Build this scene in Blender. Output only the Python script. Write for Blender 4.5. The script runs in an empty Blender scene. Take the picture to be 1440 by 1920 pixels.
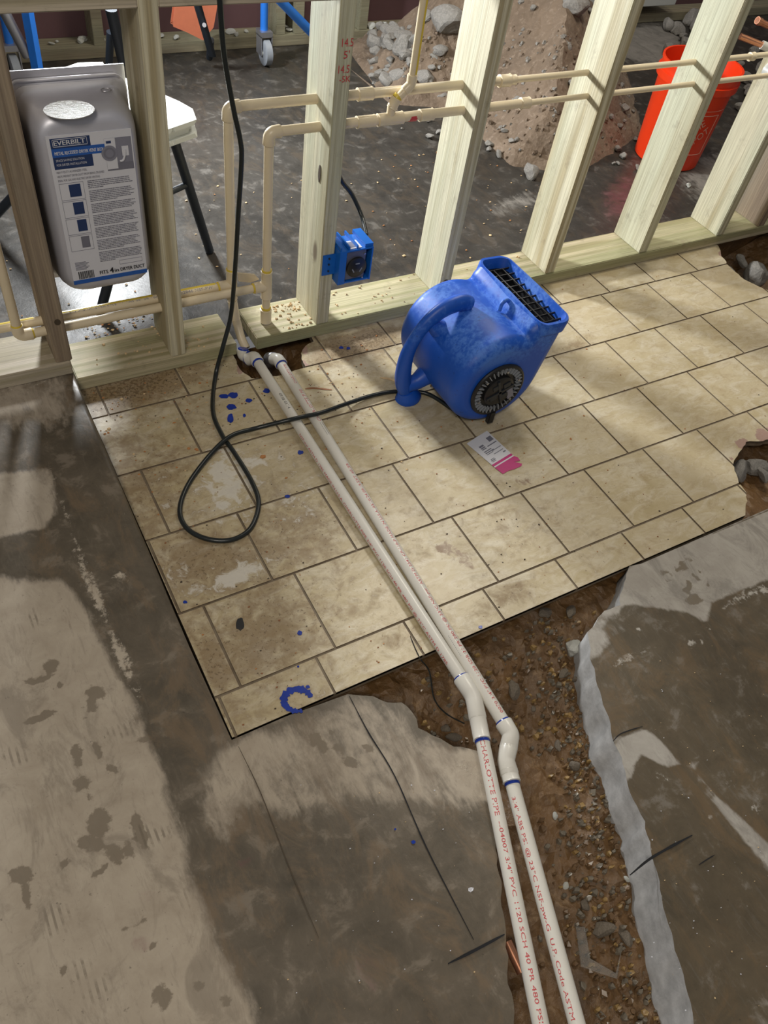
import bpy, bmesh, math, random
import numpy as np
from mathutils import Vector, Matrix, noise, geometry
random.seed(7); rng = np.random.default_rng(7)
S = bpy.context.scene
COL = S.collection
R = math.radians

# ------------------------------------------------------------------ camera
T = .2032
FPX = 1472.
RM = np.array([[0.86890556, -0.47795477, 0.12869488], [-0.29550903, -0.70948951, -0.63976484], [0.39708632, 0.51786472, -0.75771933]])
CP = np.array([-3.01457184, -8.30752507, 6.84107906]) * T
cam_d = bpy.data.cameras.new('camera'); cam = bpy.data.objects.new('camera', cam_d); COL.objects.link(cam)
cam_d.sensor_fit = 'VERTICAL'; cam_d.sensor_height = 36; cam_d.lens = FPX / 1920 * 36
cam_d.clip_start = .05
m = Matrix.Identity(4)
for i in range(3):
    m[i][0] = RM[0][i]; m[i][1] = -RM[1][i]; m[i][2] = -RM[2][i]; m[i][3] = CP[i]
cam.matrix_world = m
S.camera = cam
def _ray(u, v): return RM.T @ np.array([(u - 720) / FPX, (v - 960) / FPX, 1.])
def Z(u, v, z=0.): q = _ray(u, v); return CP + q * (z - CP[2]) / q[2]
def Y(u, v, y): q = _ray(u, v); return CP + q * (y - CP[1]) / q[1]
def Z2(u, v, z=0.): p = Z(u, v, z); return (p[0], p[1])

# ------------------------------------------------------------------ world, light, exposure
S.view_settings.view_transform = 'Standard'; S.view_settings.look = 'None'
S.view_settings.exposure = 0.12; S.view_settings.gamma = 1
S.view_settings.use_curve_mapping = False
W = bpy.data.worlds.new('world'); S.world = W; W.use_nodes = True
W.node_tree.nodes['Background'].inputs[0].default_value = (.86, .86, .88, 1)
W.node_tree.nodes['Background'].inputs[1].default_value = .17
def area(name, loc, tgt, size, power, col):
    l = bpy.data.lights.new(name, 'AREA'); l.shape = 'DISK'; l.size = size; l.energy = power; l.color = col
    o = bpy.data.objects.new(name, l); COL.objects.link(o); o.location = loc
    o.rotation_euler = (Vector(tgt) - Vector(loc)).to_track_quat('-Z', 'Y').to_euler(); return o
area('work_light', (-.04, 1.27, .86), (.9, -.1, .35), .22, 56, (.95, .98, 1.))
area('ceiling_lamp', (1.5, .42, 2.75), (1.1, -.5, 0), .7, 36, (1., .93, .80))
area('room_lamp', (-1.3, -2.2, 2.6), (0., -.9, 0), .7, 27, (1., .92, .80))
area('back_room_lamp', (2.6, 2.0, 2.6), (2.3, 1.3, 0), .6, 30, (1., .96, .92))

# ------------------------------------------------------------------ material helpers
class N:
    def __init__(s, name):
        s.m = bpy.data.materials.new(name); s.m.use_nodes = True; s.t = s.m.node_tree; s.b = s.t.nodes['Principled BSDF']
    def n(s, ty, **k):
        a = s.t.nodes.new(ty)
        for q, v in k.items(): setattr(a, q, v)
        return a
    def l(s, a, b): s.t.links.new(a, b)
    def coord(s, scale=(1, 1, 1), kind='Object', rot=(0, 0, 0)):
        c = s.n('ShaderNodeTexCoord'); mp = s.n('ShaderNodeMapping'); mp.inputs['Scale'].default_value = scale; mp.inputs['Rotation'].default_value = rot
        s.l(c.outputs[kind], mp.inputs[0]); return mp.outputs[0]
    def wpos(s, scale=(1, 1, 1)):
        g = s.n('ShaderNodeNewGeometry'); mp = s.n('ShaderNodeMapping'); mp.inputs['Scale'].default_value = scale
        s.l(g.outputs['Position'], mp.inputs[0]); return mp.outputs[0]
    def noise(s, v, scale, det=6, rough=.6, dist=0.):
        a = s.n('ShaderNodeTexNoise'); a.inputs['Scale'].default_value = scale; a.inputs['Detail'].default_value = det; a.inputs['Roughness'].default_value = rough
        a.inputs['Distortion'].default_value = dist; s.l(v, a.inputs['Vector']); return a.outputs['Fac']
    def ramp(s, f, stops, interp='LINEAR'):
        a = s.n('ShaderNodeValToRGB'); a.color_ramp.interpolation = interp; e = a.color_ramp.elements
        while len(e) < len(stops): e.new(.5)
        for i, (p, c) in enumerate(stops):
            e[i].position = p; e[i].color = (c if len(c) == 4 else (*c, 1)) if isinstance(c, tuple) else (c, c, c, 1)
        s.l(f, a.inputs[0]); return a.outputs[0]
    def mix(s, f, a, b, mode='MIX'):
        x = s.n('ShaderNodeMix', data_type='RGBA', blend_type=mode)
        for i, v in ((0, f), (6, a), (7, b)):
            if isinstance(v, (int, float)): x.inputs[i].default_value = v if i == 0 else (v, v, v, 1)
            elif isinstance(v, tuple): x.inputs[i].default_value = (*v, 1) if len(v) == 3 else v
            else: s.l(v, x.inputs[i])
        return x.outputs[2]
    def math(s, op, a, b=0., c=None, clamp=False):
        x = s.n('ShaderNodeMath', operation=op, use_clamp=clamp)
        for i, v in enumerate((a, b) if c is None else (a, b, c)):
            if isinstance(v, (int, float)): x.inputs[i].default_value = v
            else: s.l(v, x.inputs[i])
        return x.outputs[0]
    def attr(s, name): return s.n('ShaderNodeAttribute', attribute_name=name).outputs['Fac']
    def set(s, col=None, rough=None, bump=None, bs=.3, bd=.002, metal=None):
        for k, v in (('Base Color', col), ('Roughness', rough), ('Metallic', metal)):
            if v is None: continue
            if isinstance(v, (int, float)): s.b.inputs[k].default_value = v
            elif isinstance(v, tuple): s.b.inputs[k].default_value = (*v, 1)
            else: s.l(v, s.b.inputs[k])
        if bump is not None:
            b = s.n('ShaderNodeBump'); b.inputs['Strength'].default_value = bs; b.inputs['Distance'].default_value = bd
            s.l(bump, b.inputs['Height']); s.l(b.outputs[0], s.b.inputs['Normal'])
        return s.m
def plain(name, col, rough=.5, metal=0., var=.12, scale=40, bump=0.):
    n = N(name); f = n.noise(n.coord(), scale, 5)
    c = n.mix(f, tuple(x * (1 - var) for x in col), tuple(min(1, x * (1 + var)) for x in col))
    return n.set(c, rough, f if bump else None, bump, .002, metal)
def edge(n, v, lo, hi):   # smoothstep between lo and hi
    mr = n.n('ShaderNodeMapRange', interpolation_type='SMOOTHSTEP'); n.l(v, mr.inputs[0])
    mr.inputs[1].default_value = lo; mr.inputs[2].default_value = hi; return mr.outputs[0]

def wood(name, c1, c2, c3, axis='z', rough=.65, knots=True):
    n = N(name); st = {'z': (1, 1, .06), 'x': (.06, 1, 1)}[axis]
    p = n.wpos(st); big = n.noise(p, 9, 3, .5, .4); w = n.n('ShaderNodeTexWave', wave_type='RINGS', rings_direction=axis.upper())
    w.inputs['Scale'].default_value = 14; w.inputs['Distortion'].default_value = 7; w.inputs['Detail'].default_value = 3; w.inputs['Detail Scale'].default_value = 1.2
    n.l(p, w.inputs['Vector'])
    fine = n.noise(n.wpos({'z': (1, 1, .02), 'x': (.02, 1, 1)}[axis]), 260, 3, .6)
    c = n.mix(n.ramp(w.outputs['Fac'], [(.25, 0.), (.9, 1.)]), c1, c2); c = n.mix(n.ramp(big, [(.42, 0.), (.68, 1.)]), c, c3)
    c = n.mix(n.math('MULTIPLY', n.ramp(fine, [(.38, 0.), (.66, 1.)]), .42), c, tuple(x * .45 for x in c2))
    if knots:
        v = n.n('ShaderNodeTexVoronoi'); v.inputs['Scale'].default_value = 4.2; n.l(n.wpos({'z': (1, 1, .45), 'x': (.45, 1, 1)}[axis]), v.inputs['Vector'])
        k = edge(n, v.outputs['Distance'], .075, .03); c = n.mix(n.math('MULTIPLY', k, .75), c, (.10, .06, .035))
    d = n.noise(n.wpos(), 16, 6, .7); c = n.mix(n.math('MULTIPLY', edge(n, d, .56, .72), .35), c, (.16, .12, .08))
    return n.set(c, rough, n.math('ADD', fine, n.math('MULTIPLY', w.outputs['Fac'], .6)), .35, .0015)
M = {}
M['wood'] = wood('pressure_treated_pine', (.66, .61, .44), (.44, .37, .22), (.55, .56, .41))
M['wood_brown'] = wood('weathered_pine', (.36, .27, .18), (.22, .15, .10), (.30, .25, .18))
M['plate'] = wood('treated_plate_pine', (.56, .48, .32), (.36, .32, .17), (.40, .40, .22), 'x')
M['plate_pale'] = wood('damp_plate_pine', (.52, .45, .34), (.38, .33, .22), (.50, .44, .33), 'x')
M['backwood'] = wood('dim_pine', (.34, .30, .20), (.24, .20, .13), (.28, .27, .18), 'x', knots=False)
M['cpvc'] = plain('cream_plastic_pipe', (.74, .63, .44), .32, var=.06, scale=60)
M['yellow'] = plain('yellow_solvent_cement', (.70, .52, .06), .35)
M['pvc'] = plain('white_plastic_pipe', (.70, .67, .60), .30, var=.05, scale=30)
M['blue_cement'] = plain('blue_solvent_cement', (.008, .035, .30), .25, var=.5)
M['red_ink'] = plain('red_ink', (.55, .05, .06), .5)
M['black_ink'] = plain('black_ink', (.008, .008, .010), .85)
M['black_rubber'] = plain('black_cord_rubber', (.012, .016, .016), .30, var=.4, scale=120, bump=.1)
M['black_plastic'] = plain('black_plastic', (.012, .012, .013), .38, var=.3)
M['black_metal'] = plain('black_painted_steel', (.015, .02, .028), .4)
M['grey_metal'] = plain('zinc_steel', (.42, .42, .45), .35, .8)
M['steel'] = plain('aluminized_steel', (.60, .60, .66), .42, .45, .08, 25)
M['copper'] = plain('copper', (.75, .36, .22), .28, .95)
M['white_plastic'] = plain('white_plastic', (.55, .56, .53), .4, var=.04)
M['grey_plastic'] = plain('grey_caster_plastic', (.25, .27, .30), .45)
M['blue_paint'] = plain('blue_painted_steel', (.02, .16, .60), .35)
M['orange_cloth'] = plain('orange_cloth', (.55, .16, .08), .9)
M['label_white'] = plain('label_paper', (.66, .66, .70), .45, var=.03)
M['label_navy'] = plain('label_navy', (.012, .035, .12), .4)
M['label_blue'] = plain('label_blue', (.015, .10, .40), .4)
M['label_grey'] = plain('label_grey', (.22, .22, .27), .5)
M['label_line'] = plain('label_print', (.17, .17, .21), .5)
M['magenta'] = plain('magenta_print', (.50, .01, .17), .35)
M['receptacle'] = plain('receptacle_plate', (.16, .16, .18), .4, .5)
M['primer'] = M['blue_cement']
M['maroon'] = plain('maroon_sheathing', (.12, .06, .065), .7, var=.2, scale=6)
M['bucket'] = plain('orange_bucket_plastic', (.80, .045, .008), .32, var=.05)
M['bucket_print'] = plain('pale_bucket_print', (.72, .38, .30), .4)

def fan_mat():
    n = N('blue_moulded_plastic'); p = n.coord()
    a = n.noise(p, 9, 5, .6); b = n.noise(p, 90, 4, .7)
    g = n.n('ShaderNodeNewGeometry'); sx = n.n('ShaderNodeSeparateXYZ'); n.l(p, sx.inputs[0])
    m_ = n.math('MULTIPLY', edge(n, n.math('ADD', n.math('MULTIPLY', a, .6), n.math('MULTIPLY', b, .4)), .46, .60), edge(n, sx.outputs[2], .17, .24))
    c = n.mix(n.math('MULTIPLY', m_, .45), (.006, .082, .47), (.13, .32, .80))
    s = n.noise(p, 35, 5, .75); c = n.mix(n.math('MULTIPLY', edge(n, s, .62, .70), .6), c, (.004, .02, .14))
    return n.set(c, n.mix(m_, .42, .62), b, .15, .001)
M['fan'] = fan_mat()
M['outlet_blue'] = plain('blue_box_plastic', (.008, .13, .52), .35)

def tile_mat():
    n = N('beige_ceramic_tile'); p = n.wpos(); id_ = n.attr('tile')
    a = n.noise(p, 7, 6, .65, .6); b = n.noise(p, 30, 6, .7, .5); f = n.noise(p, 120, 4, .7)
    ps = n.wpos((1.0, 2.2, 1)); vein = n.noise(ps, 11, 6, .7, 1.2)
    c = n.mix(n.ramp(a, [(.32, 0.), (.68, 1.)]), (.44, .355, .20), (.575, .49, .325))
    c = n.mix(n.math('MULTIPLY', n.ramp(vein, [(.45, 0.), (.66, 1.)]), .7), c, (.66, .60, .47))
    c = n.mix(n.math('MULTIPLY', n.ramp(n.noise(n.wpos((1, 1.7, 1)), 22, 7, .75, .9), [(.50, 0.), (.66, 1.)]), .5), c, (.33, .23, .12))
    c = n.mix(n.math('MULTIPLY', id_, .22), c, (.46, .38, .26))
    dirt = n.attr('dirt')
    k = n.math('ADD', dirt, n.math('MULTIPLY', n.math('SUBTRACT', n.math('ADD', n.math('MULTIPLY', b, .6), n.math('MULTIPLY', a, .4)), .5), 2.6))
    km = edge(n, k, .28, .95)
    c = n.mix(n.math('MULTIPLY', km, .72), c, (.20, .125, .055))
    k2 = edge(n, n.math('ADD', n.math('MULTIPLY', dirt, .16), f), .69, .76)
    c = n.mix(n.math('MULTIPLY', k2, .7), c, (.12, .075, .035))
    sc = edge(n, n.math('ADD', n.attr('scuff_glare'), n.math('MULTIPLY', n.math('SUBTRACT', b, .5), 3.2)), .45, .85)
    c = n.mix(n.math('MULTIPLY', sc, .7), c, (.72, .69, .62))  # pale scuffs, plus the wet glare put into the tile colour
    mr = edge(n, n.math('ADD', n.attr('mud'), n.math('MULTIPLY', n.math('SUBTRACT', b, .5), 2.)), .45, .8)
    c = n.mix(n.math('MULTIPLY', mr, .85), c, (.20, .11, .055))
    pk = n.attr('clay'); pm = edge(n, n.math('ADD', pk, n.math('MULTIPLY', n.math('SUBTRACT', b, .5), 1.6)), .46, .60)
    c = n.mix(pm, c, n.mix(f, (.34, .19, .14), (.40, .30, .25)))
    r = n.mix(a, .22, .42); r = n.mix(km, r, .5); r = n.mix(pm, r, .85)
    return n.set(c, r, n.math('ADD', n.math('MULTIPLY', vein, 1.), n.math('MULTIPLY', b, .5)), .22, .002)
M['tile'] = tile_mat()
def grout_mat():
    n = N('brown_grout'); p = n.wpos(); a = n.noise(p, 14, 6, .7)
    return n.set(n.mix(n.ramp(a, [(.3, 0.), (.7, 1.)]), (.10, .065, .035), (.24, .19, .13)), .7, a, .4, .002)
M['grout'] = grout_mat()

def concrete_mat(name, dry, dry2, wet, wet2, rough_wet=.16):
    n = N(name); p = n.wpos()
    a = n.noise(p, 3.2, 8, .62, .3); b = n.noise(p, 17, 8, .68, .4); c_ = n.noise(p, 85, 5, .72); st = n.noise(n.wpos((1.2, .35, 1)), 42, 5, .7, .4)
    d = n.mix(n.ramp(b, [(.3, 0.), (.72, 1.)]), dry, dry2); w = n.mix(n.ramp(n.math('ADD', n.math('MULTIPLY', a, .5), n.math('MULTIPLY', b, .5)), [(.36, 0.), (.62, 1.)]), wet, wet2)
    wa = n.attr('wet')
    v = n.math('ADD', wa, n.math('MULTIPLY', n.math('SUBTRACT', n.math('ADD', n.math('MULTIPLY', b, .55), n.math('MULTIPLY', st, .45)), .5), 1.25))
    k = edge(n, v, .34, .66)
    c = n.mix(k, d, w)
    c = n.mix(n.math('MULTIPLY', edge(n, b, .54, .66), n.math('MULTIPLY', k, .5)), c, tuple(x * .7 for x in dry))
    c = n.mix(n.math('MULTIPLY', edge(n, c_, .66, .74), .45), c, tuple(min(1, x * 1.3) for x in dry))
    c = n.mix(n.math('MULTIPLY', edge(n, c_, .36, .30), .5), c, tuple(x * .5 for x in wet))
    sp = n.attr('stain'); s2 = edge(n, n.math('ADD', sp, n.math('MULTIPLY', n.math('SUBTRACT', c_, .5), 1.0)), .4, .62)
    c = n.mix(n.math('MULTIPLY', s2, .8), c, tuple(x * 1.15 for x in wet2))
    pu = edge(n, n.math('ADD', n.attr('purple'), n.math('MULTIPLY', n.math('SUBTRACT', b, .5), 1.4)), .45, .9)
    c = n.mix(n.math('MULTIPLY', pu, .55), c, (.16, .055, .065))
    pa = edge(n, n.math('ADD', n.attr('pale'), n.math('MULTIPLY', n.math('SUBTRACT', c_, .5), 1.6)), .45, .75)
    c = n.mix(n.math('MULTIPLY', pa, .85), c, tuple(min(1, x * 1.12) for x in dry2))
    wv = n.n('ShaderNodeTexWave', bands_direction='X'); wv.inputs['Scale'].default_value = 30; wv.inputs['Distortion'].default_value = 1.6; wv.inputs['Detail'].default_value = 2; n.l(n.wpos((1, .35, 1)), wv.inputs['Vector'])
    cm = n.math('MULTIPLY', edge(n, n.math('ADD', n.attr('comb'), n.math('MULTIPLY', n.math('SUBTRACT', b, .5), 2.)), .45, .8), edge(n, wv.outputs['Fac'], .55, .85))
    c = n.mix(n.math('MULTIPLY', cm, .6), c, tuple(x * .9 for x in wet2))
    mo = n.noise(n.wpos((1.5, .8, 1)), 8, 9, .74, .8); c = n.mix(n.math('MULTIPLY', edge(n, mo, .48, .64), .6), c, n.mix(k, tuple(x * .62 for x in dry), (wet2[0] * 1.25, wet2[1] * 1.08, wet2[2] * .9)))
    br = n.noise(n.wpos((1.3, .22, 1)), 95, 4, .7, .6); c = n.mix(n.math('MULTIPLY', edge(n, br, .55, .68), .22), c, tuple(x * .5 for x in dry))
    r = n.mix(k, .85, n.mix(b, rough_wet, .5))
    h = n.math('ADD', n.math('MULTIPLY', b, .8), n.math('MULTIPLY', c_, .25))
    h = n.math('ADD', h, n.math('MULTIPLY', pa, n.math('MULTIPLY', c_, 1.2)))
    return n.set(c, r, h, .35, .003)
M['conc_left'] = concrete_mat('damp_concrete', (.36, .30, .23), (.47, .405, .32), (.070, .058, .040), (.15, .12, .085), .3)
M['conc_right'] = concrete_mat('wet_concrete', (.33, .30, .26), (.45, .42, .37), (.070, .055, .034), (.125, .095, .058), .28)
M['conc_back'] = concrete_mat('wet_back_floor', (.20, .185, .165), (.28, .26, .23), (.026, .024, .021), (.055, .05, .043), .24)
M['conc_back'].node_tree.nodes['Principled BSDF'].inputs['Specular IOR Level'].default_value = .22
M['conc_face'] = plain('broken_concrete_face', (.47, .465, .455), .8, var=.55, scale=34, bump=.9)
def soil_mat(name, c1, c2, c3, rough, sc=1.):
    n = N(name); p = n.wpos(); a = n.noise(p, 7 * sc, 8, .7, .5); b = n.noise(p, 45 * sc, 6, .75); v = n.n('ShaderNodeTexVoronoi'); v.inputs['Scale'].default_value = 75 * sc; n.l(p, v.inputs['Vector'])
    c = n.mix(n.ramp(a, [(.34, 0.), (.66, 1.)]), c1, c2); c = n.mix(n.math('MULTIPLY', edge(n, b, .5, .68), .7), c, c3)
    return n.set(c, n.mix(b, rough, min(1, rough + .4)), n.math('ADD', b, n.math('MULTIPLY', v.outputs['Distance'], .5)), .6, .006)
M['soil'] = soil_mat('wet_clay_soil', (.19, .10, .036), (.10, .055, .022), (.27, .17, .085), .15)
M['dirt'] = soil_mat('dry_brown_dirt', (.20, .145, .10), (.13, .092, .062), (.28, .215, .16), .8)
def rock_mat(name, c1, c2):
    n = N(name); p = n.coord(); a = n.noise(p, 18, 6, .7); b = n.noise(p, 110, 5, .7)
    return n.set(n.mix(n.ramp(a, [(.3, 0.), (.7, 1.)]), c1, c2), .8, n.math('ADD', a, b), .5, .003)
M['rock'] = rock_mat('broken_concrete', (.16, .15, .135), (.32, .30, .27)); M['rock_wet'] = rock_mat('wet_stone', (.10, .08, .055), (.24, .20, .155)); M['rock_white'] = rock_mat('pale_stone', (.42, .43, .40), (.6, .6, .55))
M['shaving'] = plain('wood_shavings', (.62, .45, .25), .8, var=.3)
M['shaving_o'] = plain('orange_shavings', (.45, .20, .07), .8, var=.3)
M['speck'] = plain('dark_grit', (.07, .05, .03), .7, var=.5)
M['brown_leaf'] = plain('brown_splinter', (.28, .12, .05), .7)

# ------------------------------------------------------------------ mesh helpers
def tag(o, label=None, cat=None, group=None, kind=None):
    if label: o['label'] = label
    if cat: o['category'] = cat
    if group: o['group'] = group
    if kind: o['kind'] = kind
    return o
def empty(name, loc, label=None, cat=None, group=None):
    o = bpy.data.objects.new(name, None); COL.objects.link(o); o.location = loc; o.empty_display_size = .05
    return tag(o, label, cat, group)
def link(name, me, parent=None, mats=None, smooth=None):
    o = bpy.data.objects.new(name, me); COL.objects.link(o)
    for k in (mats if isinstance(mats, (list, tuple)) else [mats]):
        if k: me.materials.append(M[k])
    if parent: o.parent = parent
    if smooth is not None:
        for p in me.polygons: p.use_smooth = True
        if smooth < 180:
            me.set_sharp_from_angle(angle=R(smooth))
    return o
def orig(parent):
    v = Vector((0, 0, 0))
    while parent: v += parent.location; parent = parent.parent
    return v
class MB:
    """collects verts and faces in world coordinates; built relative to the parent's origin"""
    def __init__(s): s.v = []; s.f = []; s.mi = []
    def add(s, vs, fs, mi=0):
        o = len(s.v); s.v += [tuple(map(float, x)) for x in vs]; s.f += [tuple(i + o for i in f) for f in fs]; s.mi += [mi] * len(fs)
    def box(s, a, b, mi=0):
        (x0, y0, z0), (x1, y1, z1) = a, b
        s.add([(x0, y0, z0), (x1, y0, z0), (x1, y1, z0), (x0, y1, z0), (x0, y0, z1), (x1, y0, z1), (x1, y1, z1), (x0, y1, z1)],
              [(0, 3, 2, 1), (4, 5, 6, 7), (0, 1, 5, 4), (1, 2, 6, 5), (2, 3, 7, 6), (3, 0, 4, 7)], mi)
    def obox(s, c, ax, h, mi=0):
        c = Vector(c); X, Y_, Z_ = [Vector(a).normalized() * k for a, k in zip(ax, h)]
        vs = [c + X * i + Y_ * j + Z_ * k for k in (-1, 1) for i, j in ((-1, -1), (1, -1), (1, 1), (-1, 1))]
        s.add(vs, [(0, 3, 2, 1), (4, 5, 6, 7), (0, 1, 5, 4), (1, 2, 6, 5), (2, 3, 7, 6), (3, 0, 4, 7)], mi)
    def tube(s, pts, r, seg=14, caps=True, mi=0, sx=1.):
        pts = [Vector(p) for p in pts]; n = len(pts); rs = r if isinstance(r, (list, tuple)) else [r] * n
        vs = []; prev = None
        for i, p in enumerate(pts):
            t = (pts[min(i + 1, n - 1)] - pts[max(i - 1, 0)]).normalized()
            if prev is None:
                a = Vector((0, 0, 1)) if abs(t.z) < .9 else Vector((1, 0, 0)); u = t.cross(a).normalized()
            else:
                u = (prev - t * prev.dot(t)).normalized()
            prev = u; w = t.cross(u)
            for k in range(seg):
                an = 2 * math.pi * k / seg; vs.append(p + (u * math.cos(an) + w * math.sin(an) * sx) * rs[i])
        fs = [(i * seg + k, i * seg + (k + 1) % seg, (i + 1) * seg + (k + 1) % seg, (i + 1) * seg + k) for i in range(n - 1) for k in range(seg)]
        if caps: fs += [tuple(range(seg))[::-1], tuple((n - 1) * seg + k for k in range(seg))]
        s.add(vs, fs, mi)
    def build(s, name, mats, parent=None, smooth=None, bevel=0., loc=None):
        o_ = orig(parent) if parent else Vector(loc or (0, 0, 0))
        me = bpy.data.meshes.new(name); me.from_pydata([tuple(Vector(v) - o_) for v in s.v], [], s.f); me.polygons.foreach_set('material_index', s.mi); me.validate(); me.update()
        if bevel:
            b = bmesh.new(); b.from_mesh(me); bmesh.ops.bevel(b, geom=b.edges[:], offset=bevel, segments=2, affect='EDGES'); b.to_mesh(me); b.free()
        b = bmesh.new(); b.from_mesh(me); bmesh.ops.recalc_face_normals(b, faces=b.faces); b.to_mesh(me); b.free()
        o = link(name, me, parent, mats, smooth)
        if loc is not None and not parent: o.location = loc
        return o
def spline(pts, n=10):
    P = [Vector(p) for p in pts]; P = [P[0] * 2 - P[1]] + P + [P[-1] * 2 - P[-2]]; out = []
    for i in range(1, len(P) - 2):
        for k in range(n):
            t = k / n; a, b, c, d = P[i - 1:i + 3]
            out.append(.5 * ((2 * b) + (c - a) * t + (2 * a - 5 * b + 4 * c - d) * t * t + (3 * b - a - 3 * c + d) * t ** 3))
    out.append(P[-2]); return out
def arc(p0, corner, p1, r, n=8):
    """points of a rounded corner of radius r between the directions p0-corner and corner-p1"""
    c = Vector(corner); a = (Vector(p0) - c).normalized(); b = (Vector(p1) - c).normalized()
    th = a.angle(b); d = r / math.tan(th / 2); o = c + (a + b).normalized() * (r / math.sin(th / 2))
    s_, e_ = c + a * d - o, c + b * d - o
    ang = s_.angle(e_); return [o + (s_ * math.sin((1 - k / n) * ang) + e_ * math.sin(k / n * ang)) / math.sin(ang) for k in range(n + 1)]

def inside(poly, X, Y_):
    n = len(poly); r = np.zeros(X.shape, bool); j = n - 1
    for i in range(n):
        xi, yi = poly[i]; xj, yj = poly[j]
        c = ((yi > Y_) != (yj > Y_)) & (X < (xj - xi) * (Y_ - yi) / ((yj - yi) or 1e-12) + xi); r ^= c; j = i
    return r
def sdist(poly, X, Y_):
    d = np.full(X.shape, 1e9); n = len(poly)
    for i in range(n):
        ax, ay = poly[i]; bx, by = poly[(i + 1) % n]; dx, dy = bx - ax, by - ay
        t = np.clip(((X - ax) * dx + (Y_ - ay) * dy) / (dx * dx + dy * dy + 1e-12), 0, 1)
        d = np.minimum(d, np.hypot(X - ax - t * dx, Y_ - ay - t * dy))
    return np.where(inside(poly, X, Y_), d, -d)
def px(pts, z=0.): return [Z2(u, v, z) for u, v in pts]
def blend(val, poly, X, Y_, target, soft=.03):
    k = np.clip(sdist(poly, X, Y_) / soft * .5 + .5, 0, 1); return val * (1 - k) + target * k
def ell(X, Y_, u, v, ru, rv, ang=0., z=0., soft=.4):
    """ellipse given by a pixel centre and pixel radii, laid on the ground; returns 0..1"""
    c = Z2(u, v, z); ca, sa = math.cos(R(ang)), math.sin(R(ang))
    e = Z2(u + ru * ca, v + ru * sa, z); f = Z2(u - rv * sa, v + rv * ca, z)
    A = np.array([[e[0] - c[0], f[0] - c[0]], [e[1] - c[1], f[1] - c[1]]]); Ai = np.linalg.inv(A)
    a = Ai[0, 0] * (X - c[0]) + Ai[0, 1] * (Y_ - c[1]); b = Ai[1, 0] * (X - c[0]) + Ai[1, 1] * (Y_ - c[1])
    return np.clip((1 + soft - np.hypot(a, b)) / (2 * soft), 0, 1)
def rough_poly(poly, step=.012, amp=.003, seed=0):
    out = []
    for i, a in enumerate(poly):
        b = poly[(i + 1) % len(poly)]; L = math.dist(a, b); n = max(1, int(L / step))
        for k in range(n):
            t = k / n; x = a[0] + (b[0] - a[0]) * t; y = a[1] + (b[1] - a[1]) * t; nx, ny = (b[1] - a[1]) / L, -(b[0] - a[0]) / L
            q = noise.noise(Vector((x * 35, y * 35, seed))) * amp + noise.noise(Vector((x * 110, y * 110, seed))) * amp * .6 if k else 0
            out.append((x + nx * q, y + ny * q))
    return out
def cdt(poly, spacing, cells=None, jitter=.3):
    """triangulate a polygon with inner grid points; with cells, keep only what lies in a cell.  returns verts, faces, cell index of each face"""
    vs = [Vector(p) for p in poly]; faces = [list(range(len(vs)))]
    if cells:
        for c in cells: faces.append(list(range(len(vs), len(vs) + len(c)))); vs += [Vector(p) for p in c]
    xs = [p[0] for p in poly]; ys = [p[1] for p in poly]
    gx, gy = np.meshgrid(np.arange(min(xs), max(xs), spacing), np.arange(min(ys), max(ys), spacing)); gx = gx.ravel(); gy = gy.ravel()
    gx = gx + rng.uniform(-jitter, jitter, gx.shape) * spacing; gy = gy + rng.uniform(-jitter, jitter, gy.shape) * spacing
    k = sdist(poly, gx, gy) > spacing * .35
    vs += [Vector((a, b)) for a, b in zip(gx[k], gy[k])]
    V, E, F, ov, oe, of = geometry.delaunay_2d_cdt(vs, [], faces, 1, 1e-6)
    fo, fi = [], []
    for f, o in zip(F, of):
        if 0 not in o: continue
        c = [i for i in o if i > 0]
        if cells and not c: continue
        fo.append(tuple(f)); fi.append(c[0] if c else 0)
    return [(v.x, v.y) for v in V], fo, fi
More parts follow.
